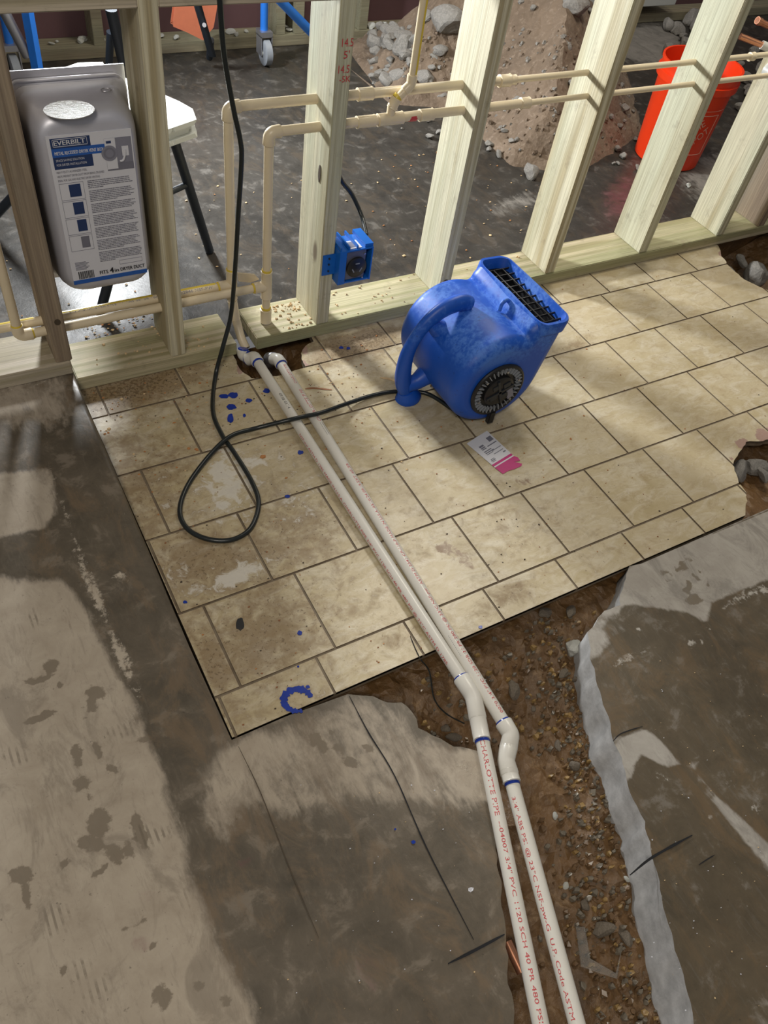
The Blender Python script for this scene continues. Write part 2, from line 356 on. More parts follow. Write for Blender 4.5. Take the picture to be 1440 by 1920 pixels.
def slab(name, poly, spacing, zf, thick, mats, attrs, side_flare=0., loc_kind='structure', cells=None, split=False):
    V, F, FI = cdt(poly, spacing, cells)
    used = sorted({i for f in F for i in f}); mp = {j: i for i, j in enumerate(used)}; V = [V[i] for i in used]; F = [tuple(mp[i] for i in f) for f in F]
    X = np.array([v[0] for v in V]); Yv = np.array([v[1] for v in V]); Zt = zf(X, Yv)
    if thick:
        ec = {}
        for f in F:
            for a, b in zip(f, f[1:] + f[:1]): ec[(a, b)] = 1
        bd = [(a, b) for a, b in ec if (b, a) not in ec]
    verts = [(x, y, z) for x, y, z in zip(X, Yv, Zt)]; nt = len(verts); mi = [0] * len(F)
    if thick:
        bi = sorted({i for e in bd for i in e}); lv = {}; K = 9 if thick > .03 else 1
        for k in range(1, K + 1):
            for i in bi:
                x, y, z = verts[i]; q = k / K; s_ = side_flare * q
                nv = noise.noise_vector(Vector((x * 16, y * 16, q * 2.2))) * (.006 * min(1, q * 3) if thick > .03 else 0)
                lv[(i, k)] = len(verts); verts.append((x + nv.x + s_, y + nv.y, z - thick * q))
        for a, b in bd:
            for k in range(K):
                p, q = (a, b) if k == 0 else (lv[(a, k)], lv[(b, k)]); F.append((q, p, lv[(a, k + 1)], lv[(b, k + 1)])); mi.append(1)
    me = bpy.data.meshes.new(name); me.from_pydata(verts, [], F); me.polygons.foreach_set('material_index', mi)
    for k, fn in attrs.items():
        at = me.attributes.new(k, 'FLOAT', 'POINT'); val = np.zeros(len(verts), np.float32); val[:nt] = fn(X, Yv); at.data.foreach_set('value', val)
    if cells:
        r = rng.uniform(0, 1, len(cells) + 1); at = me.attributes.new('tile', 'FLOAT', 'FACE'); at.data.foreach_set('value', np.array([r[i] for i in FI] + [0] * (len(F) - len(FI)), np.float32))
    me.update(); o = link(name, me, None, mats)
    if thick > .03:
        me.polygons.foreach_set('use_smooth', [i > 0 for i in mi]); me.set_sharp_from_angle(angle=R(55))
    if loc_kind: o['kind'] = loc_kind
    return o
def nz(X, Y_, s, amp, seed=0.): return np.array([noise.fractal(Vector((x * s, y * s, seed)), .8, 2, 4) for x, y in zip(X, Y_)]) * amp

FONT = None
def text_mesh(s, size):
    c = bpy.data.curves.new('t', 'FONT'); c.body = s; c.size = size; c.resolution_u = 2; c.align_x = 'LEFT'
    o = bpy.data.objects.new('t', c); COL.objects.link(o); dg = bpy.context.evaluated_depsgraph_get(); e = o.evaluated_get(dg); me = e.to_mesh()
    v = [tuple(x.co) for x in me.vertices]; f = [tuple(p.vertices) for p in me.polygons]; e.to_mesh_clear(); bpy.data.objects.remove(o); bpy.data.curves.remove(c)
    return v, f
def text_plane(mb, s, org, ex, ey, h, width=None, mi=0, bold=0., lift=0.):
    v, f = text_mesh(s, 1.)
    if not v: return
    x1 = max(p[0] for p in v); x0 = min(p[0] for p in v); cap = .69; sy = h / cap; sx = sy if width is None else width / (x1 - x0)
    org, ex, ey = Vector(org), Vector(ex).normalized(), Vector(ey).normalized(); nn = ex.cross(ey)
    for dx in ((0, bold, -bold) if bold else (0,)):
        mb.add([org + ex * ((p[0] - x0) * sx + dx) + ey * (p[1] * sy) + nn * lift for p in v], f, mi); lift += .00004
def text_pipe(mb, s, a, b, r, start, h, angle, flip=False, stretch=1.4, length=None):
    """print running along a pipe from a to b; angle (deg) round the pipe from straight up, + towards the pipe's right; flip reads b to a"""
    a, b = Vector(a), Vector(b); t = (b - a).normalized(); up = (Vector((0, 0, 1)) - t * t.z).normalized(); side = t.cross(up)
    v, f = text_mesh(s, 1.); sy = h / .69; sx = sy * stretch
    if length: sx = length / max(p[0] for p in v)
    out = []
    for p in v:
        d = start + p[0] * sx; w = (p[1] * sy - h / 2)
        if flip: an = R(angle) + w / r; q = b - t * d
        else: an = R(angle) - w / r; q = a + t * d
        out.append(q + (up * math.cos(an) + side * math.sin(an)) * (r + .00025))
    mb.add(out, f)

def rock_mesh(seed, mat, sub=2):
    b = bmesh.new(); bmesh.ops.create_icosphere(b, subdivisions=sub, radius=.5)
    rr = random.Random(seed); pl = []
    for i in range(9):
        d = Vector((rr.gauss(0, 1), rr.gauss(0, 1), rr.gauss(0, 1))).normalized(); pl.append((d, rr.uniform(.28, .42)))
    sq = Vector((rr.uniform(.8, 1.3), rr.uniform(.6, 1.), rr.uniform(.45, .8)))
    for v in b.verts:
        for d, h in pl:
            k = v.co.dot(d)
            if k > h: v.co -= d * (k - h) * .9
        v.co += noise.noise_vector(v.co * 3 + Vector((seed * 3.1, 0, 0))) * .05 + noise.noise_vector(v.co * 9 + Vector((seed * 1.7, 0, 0))) * .02
        v.co = Vector((v.co.x * sq.x, v.co.y * sq.y, v.co.z * sq.z))
    me = bpy.data.meshes.new('stone'); b.to_mesh(me); b.free(); me.materials.append(M[mat]); return me
RK = {k: [rock_mesh(i + 10 * j, k, 3 if k != 'rock_wet' else 2) for i in range(7)] for j, k in enumerate(('rock', 'rock_wet', 'rock_white'))}
def put_rock(name, kind, loc, size, label, cat, group=None, rot=None, i=None):
    o = bpy.data.objects.new(name, RK[kind][random.randrange(7) if i is None else i]); COL.objects.link(o)
    o.location = loc; o.scale = (size, size * random.uniform(.8, 1.1), size * random.uniform(.8, 1.1)); o.rotation_euler = rot or (random.uniform(-.4, .4), random.uniform(-.4, .4), random.uniform(0, 6.28))
    return tag(o, label, cat, group)
def scatter(name, pts, mats, label, cat, smin, smax, flat=.35, seed=1):
    """countless little bits as one object"""
    rr = random.Random(seed); mb = MB()
    for p in pts:
        s = rr.uniform(smin, smax); p = Vector(p); a = rr.uniform(0, 6.28); k = rr.randint(4, 6); el = rr.uniform(.45, 1.); mi = rr.randrange(len(mats))
        lo, hi = [], []
        for i in range(k):
            q = a + 6.283 * i / k; r_ = s * rr.uniform(.6, 1.); d = Vector((math.cos(q) * r_, math.sin(q) * r_ * el, 0)); lo.append(p + d); hi.append(p + d * rr.uniform(.5, .9) + Vector((0, 0, s * flat * rr.uniform(.4, 1.3))))
        fs = [tuple(range(k))[::-1], tuple(range(k, 2 * k))] + [(i, (i + 1) % k, k + (i + 1) % k, k + i) for i in range(k)]
        mb.add(lo + hi, fs, mi)
    o = mb.build(name, mats); return tag(o, label, cat, kind='stuff')
#=====STRUCTURE=====
# ------------------------------------------------------------------ tiled floor
YF = -5.43 * T
notch = px([(440, 668), (448, 690), (472, 709), (507, 707), (535, 703), (572, 688), (563, 670), (572, 648), (592, 638)])
holeB = [(.985, -1.085), (1.027, -1.049), (1.035, -1.012), (1.052, -.985), (1.073, -.955), (1.119, -.933), (1.174, -.905), (1.24, -.922), (1.45, -.95), (2.0, -.93)]
holeA = [(2.4, -.62), (1.98, -.47), (1.834, -.38), (1.80, -.30), (1.806, -.22), (1.83, -.16), (1.86, -.12), (1.90, -.06)]
def open_rough(pts, step, amp, seed=0):
    out = [pts[0]]
    for a, b in zip(pts, pts[1:]):
        L = math.dist(a, b); n = max(1, int(L / step))
        for k in range(1, n + 1):
            t = k / n; x = a[0] + (b[0] - a[0]) * t; y = a[1] + (b[1] - a[1]) * t; nx, ny = (b[1] - a[1]) / L, -(b[0] - a[0]) / L
            q = (noise.noise(Vector((x * 40, y * 40, seed))) + .6 * noise.noise(Vector((x * 120, y * 120, seed)))) * amp
            out.append((x + nx * q, y + ny * q))
    return out
nt = open_rough(notch, .008, .005, 2)
nt[0] = (nt[0][0], -.06); nt[-1] = (nt[-1][0], -.06)
out_t = [(-.405, YF), (.965, YF)] + open_rough(holeB, .012, .006) + [(2.4, -.90)] + open_rough(holeA, .015, .008, 4) + nt[::-1] + [(-.405, -.06)]
off5 = (Z2(910, 1112)[0] / T) % 1
offs = [.208, 0, -.7296, -1.9716, -1.7342, off5]
cells = []; G = .0027
for r_ in range(6):
    y1, y0 = -r_ * T - G, -(r_ + 1) * T + G
    if r_ == 0: y1 = .1
    if r_ == 5: y0 = YF - .1
    o_ = offs[r_] % 1
    for i in range(-4, 14):
        x0, x1 = (i + o_) * T + G, (i + 1 + o_) * T - G
        if x1 < -.41 or x0 > 2.42: continue
        cells.append([(x0, y0), (x1, y0), (x1, y1), (x0, y1)])
def a_dirt(X, Y_):
    v = .28 + np.clip((.05 - X) * .55, 0, .30) + np.clip((X - .9) * -.0, 0, 0)
    for e in ((250, 725, 110, 30, -15, .85), (650, 655, 60, 18, -20, .8), (720, 640, 40, 20, -20, .7), (640, 640, 90, 14, -12, .4), (560, 980, 80, 60, 0, .3), (420, 1060, 110, 50, 0, .35), (520, 1180, 110, 60, -30, .3), (900, 1000, 100, 40, 0, .12), (1075, 650, 40, 14, -20, .5), (300, 900, 60, 60, 0, .2), (380, 1250, 40, 60, 0, .3), (770, 1190, 60, 20, -25, .2), (960, 1110, 60, 20, -25, .35), (820, 1130, 60, 40, 0, -.1)):
        v = v + ell(X, Y_, *e[:5], soft=.6) * e[5]
    return v + .06 - np.clip((X - .35) * .3, 0, .18)
def a_scuff_glare(X, Y_):
    v = np.zeros(X.shape)
    for e in ((425, 900, 55, 75, 0, .8), (470, 1070, 50, 16, -20, .8), (400, 1090, 60, 25, -20, .5), (550, 950, 60, 40, 0, .4), (580, 900, 40, 25, 0, .35), (300, 930, 20, 40, 0, .3), (510, 870, 60, 20, -15, .3), (330, 1080, 30, 40, 0, .35)): v = v + ell(X, Y_, *e[:5], soft=.6) * e[5]  # first ellipse is the bright glare of wet tile, painted in as pale colour
    return v
def a_mud(X, Y_):
    v = np.zeros(X.shape)
    for e in ((835, 1028, 22, 14, 20, .8), (870, 1050, 40, 13, 35, .75), (985, 905, 26, 10, 25, .6), (1000, 912, 45, 12, 20, .3), (945, 1092, 30, 14, -20, .4)): v = np.maximum(v, ell(X, Y_, *e[:5], soft=.5) * e[5])
    return v
def a_clay(X, Y_):
    v = np.zeros(X.shape)
    for e in ((1391, 831, 12, 11, 20), (1434, 815, 20, 14, 10), (1369, 862, 7, 7, 0), (1407, 836, 10, 4, -20), (570, 682, 6, 8, 0), (572, 655, 5, 10, 0), (452, 690, 8, 12, 30), (1355, 476, 8, 5, 0)): v = np.maximum(v, ell(X, Y_, *e, soft=.3))
    return v
floor = slab('floor', out_t, .011, lambda X, Y_: X * 0, .009, ['tile', 'grout'], dict(dirt=a_dirt, scuff_glare=a_scuff_glare, mud=a_mud, clay=a_clay), cells=cells)
slab('floor_mortar_bed', out_t, .05, lambda X, Y_: X * 0 - .0022, .016, ['grout', 'grout'], {})

# ------------------------------------------------------------------ trench soil
def soil_z(X, Y_):
    e = np.clip((Y_ + 1.30) / .16, 0, 1); e = e * e * (3 - 2 * e)
    z = -.100 + .042 * e
    w = np.clip(1 - np.abs(X - .0) / .12, 0, 1) * np.clip(1 - np.abs(Y_ + 1.30) / .14, 0, 1); z = z - .03 * w
    for hx, hy_, hr, hd in ((.10, -.10, .10, .07), (1.95, -.15, .30, .09)): z = z - hd * np.clip(1.6 * (1 - np.hypot(X - hx, Y_ - hy_) / hr), 0, 1)
    hb_ = np.clip(1 - np.hypot(X - 1.2, Y_ + 1.03) / .16, 0, 1); z = z - .035 * hb_
    return z + nz(X, Y_, 9, .012) + nz(X, Y_, 38, .006, 3) + nz(X, Y_, 90, .003, 7)
slab('trench_soil', [(-.75, -2.35), (3.0, -2.35), (3.0, -.02), (-.75, -.02)], .016, soil_z, 0, ['soil'], {})

# ------------------------------------------------------------------ concrete slabs in front
mid_edge = px([(652, 1303), (700, 1309), (765, 1324), (786, 1362), (812, 1378), (838, 1392), (878, 1406), (908, 1413), (912, 1450), (919, 1505), (932, 1593), (942, 1700), (949, 1776), (965, 1917), (976, 2050)])
left_poly = [(-1.9, .08), (-1.9, -2.3)] + [(mid_edge[-1][0] - .04, -2.3)] + open_rough(mid_edge[::-1], .012, .006, 9) + [(-.30, YF - .004), (-.408, YF - .004), (-.411, -.9), (-.411, -.09), (-.411, .08)]
def left_z(X, Y_):
    t = np.clip((Y_ + 1.05) / .85, 0, 1); t = t * t * (3 - 2 * t)
    return .057 * t + nz(X, Y_, 5, .0012) + .0005
LZ = .03
def wet_left(X, Y_):
    v = np.full(X.shape, .92)
    v = blend(v, px([(-60, 690), (125, 700), (175, 770), (110, 800), (60, 795), (-60, 830)], .05), X, Y_, .42, .05)
    v = blend(v, px([(-60, 905), (20, 900), (96, 893), (106, 962), (90, 1002), (10, 1016), (-60, 1020)], LZ), X, Y_, .06, .02)
    v = blend(v, px([(-200, 1085), (60, 1100), (118, 1096), (165, 1150), (200, 1225), (240, 1290), (268, 1370), (300, 1440), (322, 1520), (345, 1590), (352, 1660), (392, 1725), (410, 1790), (458, 1865), (480, 1930), (520, 2300), (-600, 2300)], .012), X, Y_, .05, .025)
    v = blend(v, px([(430, 1392), (650, 1300), (780, 1325), (790, 1370), (905, 1415), (920, 1505), (925, 1535), (800, 1535), (690, 1520), (560, 1550), (480, 1530), (430, 1590), (360, 1560), (360, 1450)], 0), X, Y_, .46, .035)
    v = blend(v, px([(820, 1425), (880, 1408), (912, 1420), (920, 1500), (860, 1480)], 0), X, Y_, .12, .015)
    v = blend(v, px([(420, 1420), (470, 1385), (520, 1390), (480, 1450), (430, 1480)], 0), X, Y_, .22, .04)
    for e in ((70, 1010, 60, 25, 0, .25), (215, 860, 40, 60, 0, .1), (60, 1160, 30, 50, 0, .12), (80, 830, 60, 50, 0, -.15), (225, 1075, 18, 10, 0, -.45)): v = v + ell(X, Y_, *e[:5], z=LZ, soft=.6) * e[5]
    return v
def stain_left(X, Y_):
    v = np.zeros(X.shape)
    for e in ((143, 1415, 12, 26, 0), (152, 1465, 18, 16, 0), (172, 1492, 10, 9, 30), (185, 1538, 24, 30, 15), (170, 1580, 30, 18, 10), (215, 1600, 16, 22, -20), (262, 1555, 13, 42, -18), (240, 1590, 12, 20, -10), (183, 1400, 9, 22, -15), (38, 1640, 26, 18, 0), (48, 1680, 10, 22, -15), (122, 1618, 16, 8, -25), (185, 1632, 14, 8, -20), (208, 1442, 10, 8, 0), (302, 1868, 21, 25, 0), (420, 1872, 15, 15, 0), (75, 1343, 36, 8, -22), (180, 1298, 22, 14, 0), (170, 1325, 14, 10, 0), (98, 1250, 16, 14, 0), (110, 1285, 7, 12, 0), (70, 1275, 28, 8, -10), (118, 1816, 8, 8, 0), (337, 1795, 9, 9, 0), (372, 1845, 10, 12, 0), (286, 1772, 6, 10, 0), (236, 1735, 9, 12, 0), (268, 1730, 9, 10, 0), (300, 1345, 30, 5, -10), (270, 1385, 20, 4, -10),
              (590, 1385, 14, 14, 0), (608, 1403, 10, 14, 20), (622, 1372, 8, 8, 0), (690, 1400, 12, 10, 0), (655, 1425, 22, 10, 20), (640, 1400, 10, 8, 0)):
        v = np.maximum(v, ell(X, Y_, *e, z=.006, soft=.35) * .9)
    return v
def comb_left(X, Y_):
    v = np.zeros(X.shape)
    for e in ((30, 1410, 45, 35, 0), (225, 1370, 60, 22, -8), (62, 1165, 12, 32, 0), (130, 1165, 14, 26, 0), (265, 1565, 30, 40, 0), (300, 1560, 30, 20, 0), (350, 1690, 30, 40, 0), (160, 1850, 60, 60, 0), (330, 1450, 25, 60, 0), (120, 1720, 60, 40, 0)): v = np.maximum(v, ell(X, Y_, *e, z=.01, soft=.6) * .72)
    return v
def purple_left(X, Y_):
    v = np.zeros(X.shape)
    for e in ((285, 1690, 42, 40, 30, .6), (262, 1768, 25, 25, 0, .7), (700, 1800, 50, 40, 0, .55), (455, 1615, 35, 20, -20, .7), (700, 1845, 20, 25, 0, .5), (80, 1440, 40, 30, 0, .3)): v = np.maximum(v, ell(X, Y_, *e[:5], z=.005, soft=.6) * e[5])
    return v
def pale_left(X, Y_):
    v = np.zeros(X.shape)
    for e in ((150, 1050, 9, 55, -15, .8), (178, 1110, 12, 60, -22, .85), (225, 1220, 14, 60, -25, .85), (120, 960, 7, 50, -20, .6), (100, 905, 10, 30, -20, .5), (245, 1350, 16, 18, 0, .7), (262, 1300, 8, 30, -15, .55), (225, 1075, 20, 10, 0, .75), (40, 735, 80, 14, -8, .6), (870, 1440, 40, 26, 20, .5), (945, 1800, 10, 60, 0, .4), (915, 1850, 20, 30, 0, .4)): v = np.maximum(v, ell(X, Y_, *e[:5], z=LZ if e[1] < 1300 else 0., soft=.7) * e[5])
    return v
slab('concrete_slab', left_poly, .0125, left_z, .11, ['conc_left', 'conc_face'], dict(wet=wet_left, comb=comb_left, stain=stain_left, purple=purple_left, pale=pale_left))
right_edge = px([(1180, 1062), (1165, 1110), (1162, 1135), (1132, 1145), (1102, 1187), (1108, 1235), (1122, 1285), (1140, 1345), (1150, 1395), (1165, 1420), (1180, 1484), (1208, 1541), (1222, 1606), (1241, 1684), (1262, 1766), (1290, 1860), (1302, 1920), (1325, 2040)])
right_poly = [(2.9, -2.3), (2.9, YF - .012), (.60, YF - .008)] + open_rough(right_edge, .012, .005, 12) + [(right_edge[-1][0] - .05, -2.3)]
def wet_right(X, Y_):
    v = np.full(X.shape, 1.0)
    v = blend(v, px([(1175, 1066), (1392, 955), (1500, 900), (1500, 1070), (1420, 1095), (1335, 1130), (1325, 1170), (1290, 1150), (1240, 1142), (1180, 1135), (1150, 1140)]), X, Y_, .10, .012)
    v = blend(v, px([(1090, 1195), (1130, 1140), (1165, 1130), (1160, 1180), (1130, 1230), (1105, 1240)]), X, Y_, .2, .012)
    v = blend(v, px([(1150, 1385), (1212, 1366), (1240, 1390), (1276, 1433), (1250, 1440), (1200, 1415), (1180, 1470), (1160, 1440)]), X, Y_, .12, .008)
    v = blend(v, px([(1285, 1432), (1312, 1418), (1302, 1445), (1342, 1490), (1392, 1535), (1460, 1600), (1460, 1660), (1402, 1590), (1340, 1510)]), X, Y_, .18, .008)
    v = blend(v, px([(1118, 1180), (1140, 1200), (1185, 1185), (1175, 1150), (1140, 1150)]), X, Y_, .65, .012)
    v = blend(v, px([(1380, 1860), (1460, 1810), (1500, 2000), (1330, 2000)]), X, Y_, .55, .05)
    return v
def stain_right(X, Y_):
    v = np.zeros(X.shape)
    for e in ((1291, 1050, 10, 5, 50), (1281, 1060, 10, 6, 50), (1270, 1066, 10, 5, 50), (1260, 1078, 9, 5, 40), (1252, 1087, 8, 4, 20), (1313, 1072, 9, 5, 50), (1304, 1082, 10, 5, 50), (1294, 1094, 10, 6, 30), (1288, 1104, 9, 9, 0), (1300, 1125, 20, 12, 0), (1240, 1070, 8, 6, 0), (1220, 1072, 5, 3, 0), (1325, 1094, 4, 4, 0)): v = np.maximum(v, ell(X, Y_, *e, soft=.3) * .8)
    return v
def pale_right(X, Y_):
    v = np.zeros(X.shape)
    for e in ((1175, 1235, 42, 9, -28, .7), (1395, 1118, 50, 12, -28, .6), (1430, 1105, 16, 12, 0, .7), (1199, 1180, 8, 5, 0, .9), (1296, 1208, 8, 8, 0, .9), (1312, 1203, 6, 5, 0, .9), (1366, 1188, 5, 5, 0, .9), (1331, 1180, 4, 4, 0, .9), (1257, 1217, 5, 5, 0, .9), (1236, 1455, 26, 6, 20, .6), (1370, 1470, 14, 14, 0, .5), (1415, 1510, 22, 18, 40, .5), (1335, 1530, 14, 6, 20, .7), (1200, 1540, 5, 25, -15, .6), (1217, 1600, 5, 40, -12, .6), (1236, 1680, 5, 45, -12, .6), (1256, 1770, 5, 45, -12, .6), (1330, 1280, 6, 4, 0, .8), (1273, 1260, 3, 3, 0, .9), (1430, 1280, 4, 4, 0, .9), (1375, 1560, 5, 9, 0, .7)): v = np.maximum(v, ell(X, Y_, *e[:5], soft=.5) * e[5])
    return v
slab('concrete_slab_right', right_poly, .0125, lambda X, Y_: nz(X, Y_, 4, .0015) + .001, .125, ['conc_right', 'conc_face'],
     dict(wet=wet_right, stain=stain_right, purple=lambda X, Y_: ell(X, Y_, 1400, 1250, 60, 40, 20, soft=.6) * .4, pale=pale_right), side_flare=-.014)
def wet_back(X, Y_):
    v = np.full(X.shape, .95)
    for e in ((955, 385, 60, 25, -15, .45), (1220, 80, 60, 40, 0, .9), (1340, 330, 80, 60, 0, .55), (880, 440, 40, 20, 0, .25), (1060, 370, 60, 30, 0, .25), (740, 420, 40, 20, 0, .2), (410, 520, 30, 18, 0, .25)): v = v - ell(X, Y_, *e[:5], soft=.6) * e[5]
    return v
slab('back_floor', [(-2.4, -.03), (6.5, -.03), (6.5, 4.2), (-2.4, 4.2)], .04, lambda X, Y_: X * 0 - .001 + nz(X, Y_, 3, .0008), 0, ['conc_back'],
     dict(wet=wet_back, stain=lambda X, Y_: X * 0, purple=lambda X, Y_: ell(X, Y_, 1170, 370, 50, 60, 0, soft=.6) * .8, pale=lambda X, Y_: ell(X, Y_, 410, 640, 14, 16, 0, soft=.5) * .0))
# water standing on the back floor
def water():
    n = N('standing_water'); p = n.wpos((1, 1.6, 1)); a = n.noise(p, 58, 3, .55, .9); b = n.noise(p, 9, 2, .5)
    n.b.inputs['IOR'].default_value = 1.33; n.b.inputs['Specular IOR Level'].default_value = .12
    return n.set((.04, .04, .036), .05, n.math('ADD', a, n.math('MULTIPLY', b, 1.4)), 1., .022)
M['water'] = water()
o = slab('puddle', open_rough(px([(40, 700), (20, 520), (60, 380), (230, 330), (330, 400), (345, 520), (330, 640), (300, 720), (40, 700)]), .03, .02, 5)[:-1], .03, lambda X, Y_: X * 0 + .0012, 0, ['water'], {}, loc_kind=None)
tag(o, 'rippled puddle reflecting the work light on the dark floor behind the dryer vent box', 'puddle')

# saw cuts and marker lines on the slab
def strip(name, pts, w, mat, label, cat, z=.0012, taper=True, t=.0006, group=None):
    P = spline([Z(u, v, z) for u, v in pts], 6); mb = MB(); n = len(P)
    for i, p in enumerate(P):
        d = (P[min(i + 1, n - 1)] - P[max(i - 1, 0)]).normalized(); q = Vector((-d.y, d.x, 0)); ww = w * (1 if not taper else min(1, .35 + 3 * min(i, n - 1 - i) / n)) * (1 + .3 * noise.noise(p * 60)) / 2
        mb.v += [tuple(p - q * ww), tuple(p + q * ww), tuple(p + q * ww + Vector((0, 0, t))), tuple(p - q * ww + Vector((0, 0, t)))]
    for i in range(n - 1):
        for k in range(4): a = i * 4 + k; b = i * 4 + (k + 1) % 4; mb.f.append((a, b, b + 4, a + 4)); mb.mi.append(0)
    return tag(mb.build(name, [mat]), label, cat, group)
strip('pencil_line', [(655, 1305), (690, 1372), (740, 1455), (800, 1590), (888, 1762)], .0022, 'black_ink', 'long thin dark layout line running down the middle grey slab beside the pipes', 'line', z=.0022)
strip('pencil_line', [(447, 1400), (490, 1490), (540, 1620), (598, 1760)], .0014, 'speck', 'faint dark line running down the slab from the lower corner of the tiles', 'line', z=.0022)
strip('marker_line', [(840, 1807), (890, 1782), (946, 1752)], .0045, 'black_ink', 'bold black marker stroke ending at the left edge of the trench', 'line', z=.0022)
strip('marker_line', [(1181, 1641), (1215, 1613), (1250, 1592), (1298, 1566)], .0045, 'black_ink', 'bold black marker stroke on the right slab crossing the rim of the trench', 'line', z=.003)
strip('marker_line', [(1310, 1622), (1325, 1612), (1340, 1603)], .002, 'black_ink', 'short thin black marker dash on the right slab', 'line', z=.003)
strip('marker_line', [(1149, 1390), (1162, 1377), (1182, 1369), (1205, 1362)], .002, 'black_ink', 'short black crack line at the chipped rim of the right slab', 'line', z=.003)
strip('pencil_line', [(769, 1192), (778, 1215), (790, 1240)], .0022, 'black_ink', 'short black stroke on the cut tile edge left of the white pipes', 'line', z=.0005)
strip('rust_splinter', [(572, 729), (590, 728), (622, 731)], .006, 'brown_leaf', 'thin reddish brown splinter on the tile right of the two white pipes', 'splinter', z=.0005)
strip('wood_sliver', [(712, 708), (735, 712), (752, 722)], .008, 'shaving', 'pale pointed wood sliver on the tile left of the blue blower', 'splinter', z=.0005)

# blue pipe cement on the tiles
def blob(mb, u, v, ru, rv, z=.0006, seed=0):
    c = Vector(Z(u, v, z)); ex = Vector(Z(u + ru, v, z)) - c; ey = Vector(Z(u, v + rv, z)) - c; P = []
    for k in range(18):
        a = 2 * math.pi * k / 18; q = 1 + .35 * noise.noise(Vector((math.cos(a) * 1.6, math.sin(a) * 1.6, seed))); P.append(c + ex * math.cos(a) * q + ey * math.sin(a) * q)
    mb.add(P + [p + Vector((0, 0, .0007)) for p in P], [tuple(range(18, 36))] + [(i, (i + 1) % 18, 18 + (i + 1) % 18, 18 + i) for i in range(18)])
mb = MB(); c = Vector(Z(560, 1317, .0006)); P = []
for k in range(40):
    a = R(70 + 275 * k / 39); ru, rv = 26, 23; w = (.0036 * (.9 + 1.1 * math.sin(math.pi * k / 39 * .9))) * (1 + 1.1 * noise.noise(Vector((k * .7, 0, 0))))
    p = Vector(Z(558 + ru * math.cos(a), 1313 + rv * math.sin(a) * .9, .0006)); d = (p - c).normalized(); P.append((p - d * w, p + d * w))
for p, q in P: mb.v += [tuple(p), tuple(q), tuple(q + Vector((0, 0, .0008))), tuple(p + Vector((0, 0, .0008)))]
for i in range(39):
    for k in range(4): a = i * 4 + k; b = i * 4 + (k + 1) % 4; mb.f.append((a, b, b + 4, a + 4)); mb.mi.append(0)
blob(mb, 577, 1288, 4, 3, seed=2)
tag(mb.build('cement_ring', ['blue_cement']), 'blue ring left by a cement can on the tile near the slab corner', 'stain')
for i, (u, v, a, b, lab) in enumerate([(438, 741, 10, 5, 'blue cement splash beside the black cord, topmost of the splashes'), (420, 743, 9, 4, 'pale blue smear touching the cord just left of the other splashes'), (434, 763, 9, 5, 'dark blue blot below the topmost splash by the cord'), (432, 785, 6, 8, 'lowest of the dark blue blots right of the cord'), (466, 751, 6, 4, 'small blue splash midway between the cord and the left pipe'), (458, 779, 3, 3, 'tiny blue dot right of the lowest blot by the cord'), (500, 733, 7, 4, 'blue splash touching the left white pipe'), (640, 652, 4, 2.5, 'blue dot on the dirty tile near the stud with the outlet box'), (653, 653, 4, 2.5, 'right-hand blue dot of the pair near the stud with the outlet box'), (563, 848, 5, 4, 'blue drop left of the left white pipe above the tile joint'), (562, 1187, 5, 4, 'blue drop alone in the middle of a lower tile'), (347, 1129, 4, 3, 'blue dot at the left cut edge of the tiles'), (559, 1250 + 0, 2, 2, 'tiny blue speck above the blue ring'), (901, 1176, 4, 3, 'blue drop at the broken front edge of the tiles right of the pipes'), (539, 931, 5, 3, 'blue drop on the tile joint left of the left pipe'), (775, 1579, 4, 3, 'blue drop on the wet grey slab between the layout lines'), (741, 1555, 2, 2, 'tiny blue speck on the grey slab near the layout line')]):
    mb = MB(); blob(mb, u, v, a, b, .0006 if v < 1400 else .0025, i); tag(mb.build('cement_drop', ['blue_cement']), lab, 'stain')
mb = MB(); blob(mb, 450, 1171, 8, 11, .0006, 3)
tag(mb.build('mud_flake', ['black_plastic']), 'dark grey flake on the lower left tile above the blue ring', 'flake')

# ------------------------------------------------------------------ stud wall: plates and studs
def board(name, a, b, mat, label, cat, group=None, holes=(), bevel=.0022):
    mb = MB(); mb.box(a, b); o = mb.build(name, [mat], bevel=bevel, loc=a); return tag(o, label, cat, group)
PF, PB = -.094, .046
mp = board('sole_plate', (-1.5, PF, .057), (-.41, PB, .095), 'plate_pale', 'short pale bottom plate raised on the slab at the far left', 'plate')
mp = board('sole_plate', (-.405, PF, 0), (.012, PB, .038), 'plate', 'bottom plate of the stud wall left of the pipe notch, half damp', 'plate')
mp = board('sole_plate', (.070, PF, 0), (3.3, PB, .038), 'plate', 'long greenish bottom plate running right from the pipe notch behind the blower', 'plate')
SX = [(-.443, -.405), (-.165, -.127), (.248, .286), (.650, .688), (1.060, 1.098), (1.466, 1.504), (1.842, 1.880), (2.06, 2.098), (2.27, 2.308), (-.86, -.822)]
SL = ['wall stud at the left edge beside the metal vent box, brown weathered front face', 'wall stud between the metal vent box and the two standing cream pipes', 'wall stud carrying the blue outlet box, red numbers written on its edge', 'bright wall stud standing behind the blue blower', 'wall stud directly right of the blue blower, both cream pipes pass through it', 'wall stud in front of the orange bucket', 'wall stud to the right of the orange bucket', 'dark wall stud at the right edge next to the hole in the tiles', 'last wall stud at the far right beyond the hole', 'wall stud at the far left behind the corner elbow']
STUD = []
